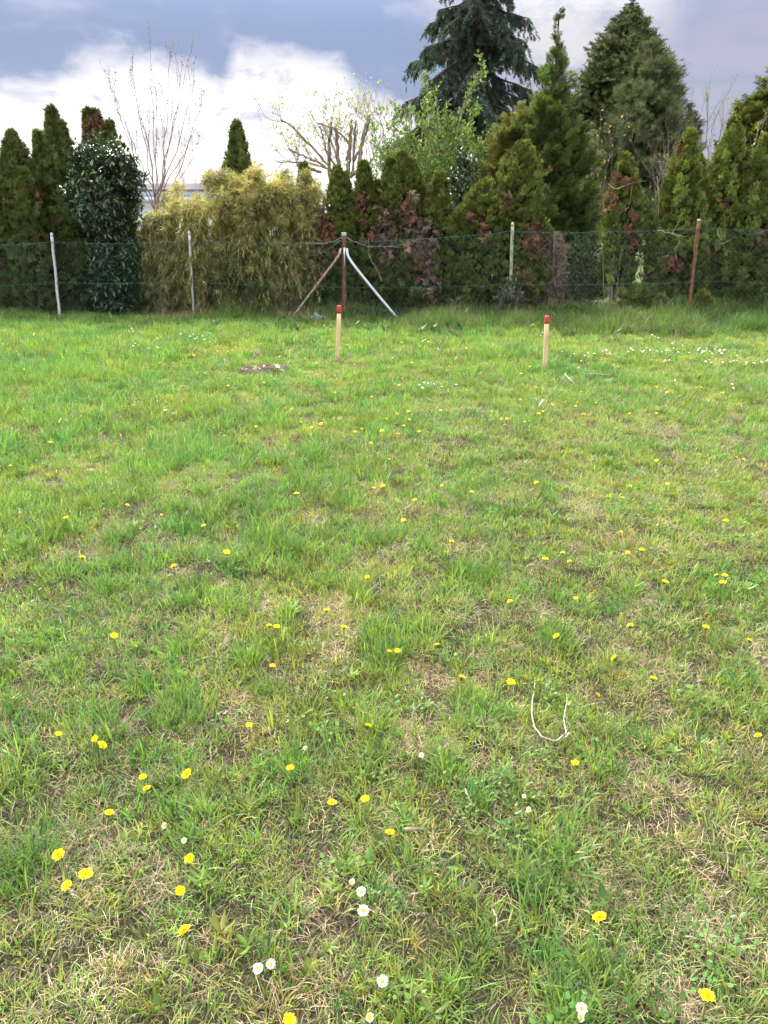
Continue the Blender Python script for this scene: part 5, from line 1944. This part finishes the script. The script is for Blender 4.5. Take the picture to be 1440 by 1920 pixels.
for i, (px, py, s, lab) in enumerate(NEAR_D):
    h = (.05 + .03 * rng.random()) if 'long' not in lab and 'tall' not in lab else .085
    p = gpt(px, py, h)
    root = empty('dandelion', (p[0], p[1], p[2]))
    tag(root, 'yellow ' + lab if 'yellow' not in lab else lab, 'flower', 'dandelions in the near lawn')
    ho = bpy.data.objects.new('flower_head', HEADS[i % 5]); COL.objects.link(ho); ho.parent = root
    tilt = rng.uniform(.0, .4) if 'tilt' not in lab and 'lean' not in lab else .55
    if 'sideways' in lab: tilt = 1.0
    ho.rotation_euler = (rng.normal() * .15 + tilt * .9, rng.normal() * .2 - (tilt * .5 if tilt > .4 else 0), rng.random() * 6.28)
    ho.rotation_mode = 'XYZ'
    ho.scale = (s * .88, s * .88 * rng.uniform(.85, 1.1), s * .9)
    so = bpy.data.objects.new('stem', STEMS[i % 4]); COL.objects.link(so); so.parent = root
    so.rotation_euler = (0, 0, rng.random() * 6.28)
    so.scale = (1, 1, h / .07)

FAR_D = {
 'small yellow dandelion in mid lawn, centre and right': [(1164, 999), (1361, 977), (757, 976), (778, 938), (701, 916), (718, 912), (828, 912), (884, 923), (1181, 912), (1251, 908), (1006, 905), (1167, 935), (1055, 1038), (1022, 1049), (957, 1129), (1380, 858), (1394, 862), (1231, 864), (729, 862)],
 'small yellow dandelion in the thick grass at the left': [(382, 987), (303, 967), (124, 972), (238, 948), (556, 926), (172, 882), (20, 874), (421, 818), (95, 830), (152, 781), (250, 761), (310, 770), (340, 725), (535, 766), (547, 767), (480, 800)],
 'tiny yellow dandelion left of the dirt hollow': [(436, 658), (428, 660), (408, 659), (363, 666), (355, 666), (300, 681), (307, 684), (231, 669), (165, 662), (33, 659), (45, 693), (170, 681), (427, 724), (430, 710)],
 'tiny yellow dandelion at the foot of the laurel': [(270, 597), (276, 598), (266, 604)],
 'tiny yellow dandelion around dirt hollow and marked stake': [(595, 703), (665, 684), (523, 669), (594, 681), (495, 718), (627, 705), (628, 737), (585, 627), (576, 636), (697, 745)],
 'tiny yellow dandelion in the grass between the two stakes': [(960, 679), (855, 671), (842, 687), (870, 702), (772, 681), (755, 710), (737, 671), (792, 641), (803, 641), (735, 651), (753, 643), (925, 648), (994, 688), (977, 701)],
 'small yellow dandelion below the gap between the stakes': [(695, 831), (716, 808), (678, 805), (665, 810), (602, 795), (584, 802), (565, 792), (826, 770), (767, 787), (757, 799), (724, 786), (746, 814), (766, 772), (745, 777), (786, 810), (950, 786), (941, 786), (984, 792), (947, 797), (976, 750)],
 'small yellow dandelion around the plastic strip by the bare stake': [(1090, 677), (1085, 690), (1080, 706), (1067, 710), (1063, 691), (1038, 712), (1005, 727), (1037, 760), (1018, 772), (1010, 776), (1079, 762), (1082, 755), (1117, 756), (1094, 777), (1090, 735)],
 'small yellow dandelion in the far right part of the lawn': [(1159, 688), (1155, 804), (1180, 776), (1231, 776), (1251, 736), (1231, 726), (1355, 737), (1315, 727), (1229, 668), (1275, 671), (1355, 680)],
}
ORD = ['leftmost'] + [w + ' from left' for w in ('second third fourth fifth sixth seventh eighth ninth tenth eleventh twelfth thirteenth fourteenth fifteenth sixteenth seventeenth eighteenth nineteenth twentieth twenty-first').split()]
kk = 0
for lab, pts in FAR_D.items():
    kind_, place_ = lab.split(' dandelion ', 1)
    srt = sorted(pts)
    for q_, (px, py) in enumerate(srt):
        p = gpt(px, py, .085 if py < 820 else .075)
        o = bpy.data.objects.new('dandelion', FARS[kk % 4]); COL.objects.link(o)
        o.location = tuple(p)
        o.rotation_euler = (rng.normal() * .2 + .12, rng.normal() * .2, rng.random() * 6.28)
        s = rng.uniform(.6, .95)
        o.scale = (s, s, 1)
        which = 'rightmost' if q_ == len(srt) - 1 else ORD[q_]
        tag(o, kind_ + ' dandelion, ' + which + ' of those ' + place_, 'flower', 'dandelions ' + place_[:60])
        kk += 1

def daisy_head(seed, r=.011, pink=False, closed=False):
    rg = np.random.default_rng(seed)
    a = Acc()
    c_ = np.array([.80, .79, .78]) if not pink else np.array([.78, .56, .60])
    petals(a, 20, .003, r, .0030, 1.0 if closed else .18, .002, c_, rg)
    petals(a, 16, .003, r * .92, .0030, 1.15 if closed else .35, .0025, c_, rg)
    w = Acc()
    V, F = tube([(0, 0, .001), (0, 0, .0045), (0, 0, .0062)], [.0040, .0036, .0015], 8)
    w.add(V, F, (.75, .50, .02))
    return a, w
DH = [daisy_head(s) for s in range(3)]
DHm = [(a.mesh('petals', M['petal']), w.mesh('flower_centre', M['petal'])) for a, w in DH]
a_, w_ = daisy_head(9, pink=True); PK = (a_.mesh('petals', M['petal']), w_.mesh('flower_centre', M['petal']))
a_, w_ = daisy_head(10, closed=True); CL = (a_.mesh('petals', M['petal']), w_.mesh('flower_centre', M['petal']))
NEAR_DAISY = [
 (310, 1548, 'c', 1.0, 'left one of two half-closed white daisies at the left foreground'), (345, 1578, 'c', 1.0, 'right one of two half-closed white daisies at the left foreground'),
 (659, 1656, 'c', 1.0, 'closed white daisy topmost of the trio near the centre bottom'), (678, 1672, 'o', 1.1, 'pinkish-white daisy in the middle of the centre bottom trio'),
 (681, 1708, 'o', 1.25, 'largest open white daisy, lowest of the centre bottom trio'), (717, 1840, 'o', 1.15, 'open white daisy facing the viewer near the bottom centre'),
 (485, 1817, 'o', 1.1, 'open white daisy beside a pink one at the lower left'), (508, 1808, 'p', 1.0, 'pink daisy bud beside an open white daisy at the lower left'),
 (692, 1908, 'c', 1.1, 'white daisy at the very bottom edge near the centre'), (1090, 1892, 'o', 1.1, 'upper of two white daisies at the bottom right'),
 (1085, 1908, 'c', 1.1, 'lower of two white daisies at the bottom right'), (992, 1520, 'c', 1.0, 'single half-closed white daisy below the U-shaped twig'),
 (982, 1494, 'c', .8, 'tiny white daisy bud below the U-shaped twig'), (573, 1404, 'c', .9, 'closed pale daisy bud left of centre'), (790, 1416, 'p', .8, 'tiny pink daisy bud right of centre')]
for i, (px, py, kd, s, lab) in enumerate(NEAR_DAISY):
    h = .05
    p = gpt(px, py, h)
    root = empty('daisy', p)
    tag(root, lab, 'flower', 'daisies in the near lawn')
    pm, cm = {'o': DHm[i % 3], 'p': PK, 'c': CL}[kd]
    po = bpy.data.objects.new('petals', pm); COL.objects.link(po); po.parent = root
    co = bpy.data.objects.new('flower_centre', cm); COL.objects.link(co); co.parent = root
    e = (rng.normal() * .15 + .45, rng.normal() * .2, 0)
    for q in (po, co):
        q.rotation_euler = e; q.scale = (s,) * 3
    so = bpy.data.objects.new('stem', STEMS[i % 4]); COL.objects.link(so); so.parent = root
    so.scale = (.6, .6, h / .07)

def far_daisy(seed):
    rg = np.random.default_rng(seed)
    a = Acc()
    petals(a, 10, .001, .013, .008, .25, .002, np.array([.80, .80, .78]), rg)
    V, F = tube([(0, 0, .001), (0, 0, .006)], [.004, .002], 5); a.add(V, F, (.72, .5, .05))
    V, F = tube([(rg.normal() * .006, 0, -.09), (0, 0, 0)], [.002, .002], 3, False); a.add(V, F, (.15, .2, .06))
    return a
FDM = [far_daisy(s).mesh('daisy', M['petal']) for s in range(3)]
CLUSTERS = [(1075, 661, 5, 16, 2.5, 'tiny white daisy in the row just right of the bare stake'), (1100, 663, 7, 12, 2, 'tiny white daisy in the row just right of the bare stake'), (1132, 661, 8, 10, 3, 'tiny white daisy in the row just right of the bare stake'),
            (1190, 656, 7, 10, 3, 'tiny white daisy in the dense far drift below the rusty post'), (1225, 657, 12, 22, 4, 'tiny white daisy in the dense far drift below the rusty post'), (1262, 657, 14, 18, 5, 'tiny white daisy in the dense far drift below the rusty post'), (1335, 659, 22, 18, 4, 'tiny white daisy in the dense far drift below the rusty post'),
            (1246, 677, 6, 10, 3, 'tiny white daisy below the dense far drift'), (1336, 677, 8, 14, 2, 'tiny white daisy in the drift at the right edge'), (1400, 677, 16, 24, 4, 'tiny white daisy in the drift at the right edge'), (1222, 631, 5, 10, 3, 'tiny white daisy at the fence foot left of the rusty post'),
            (1330, 722, 4, 26, 4, 'small white daisy in the right lawn before the drift'), (372, 632, 16, 18, 4, 'tiny white daisy in the patch below the thin white post'), (240, 616, 5, 8, 4, 'tiny white daisy below the laurel'), (70, 625, 4, 10, 3, 'tiny white daisy near the left white post'), (262, 648, 8, 22, 4, 'tiny white daisy below the laurel'),
            (523, 688, 7, 8, 3, 'tiny white daisy tuft at the dirt hollow'), (1012, 630, 4, 7, 3, 'tiny white daisy beside the bare stake'), (815, 654, 6, 28, 3, 'tiny white daisy in far grass between the stakes'), (652, 650, 5, 9, 3, 'tiny white daisy right of the marked stake'), (820, 722, 12, 50, 3, 'small white daisy in mid lawn between the stakes'), (800, 640, 4, 6, 3, 'tiny white daisy in far grass between the stakes')]
for (cx, cyy, n, sx, sy, lab) in CLUSTERS:
    for _ in range(max(3, int(n * .75))):
        p = gpt(cx + rng.normal() * sx, cyy + rng.normal() * sy, .10)
        o = bpy.data.objects.new('daisy', FDM[rng.integers(0, 3)]); COL.objects.link(o)
        o.location = tuple(p)
        o.rotation_euler = (.35 + rng.normal() * .2, rng.normal() * .2, 0)
        s = rng.uniform(.7, 1.1)
        o.scale = (s, s, 1)
        tag(o, lab, 'flower', 'daisies: ' + lab[:60])
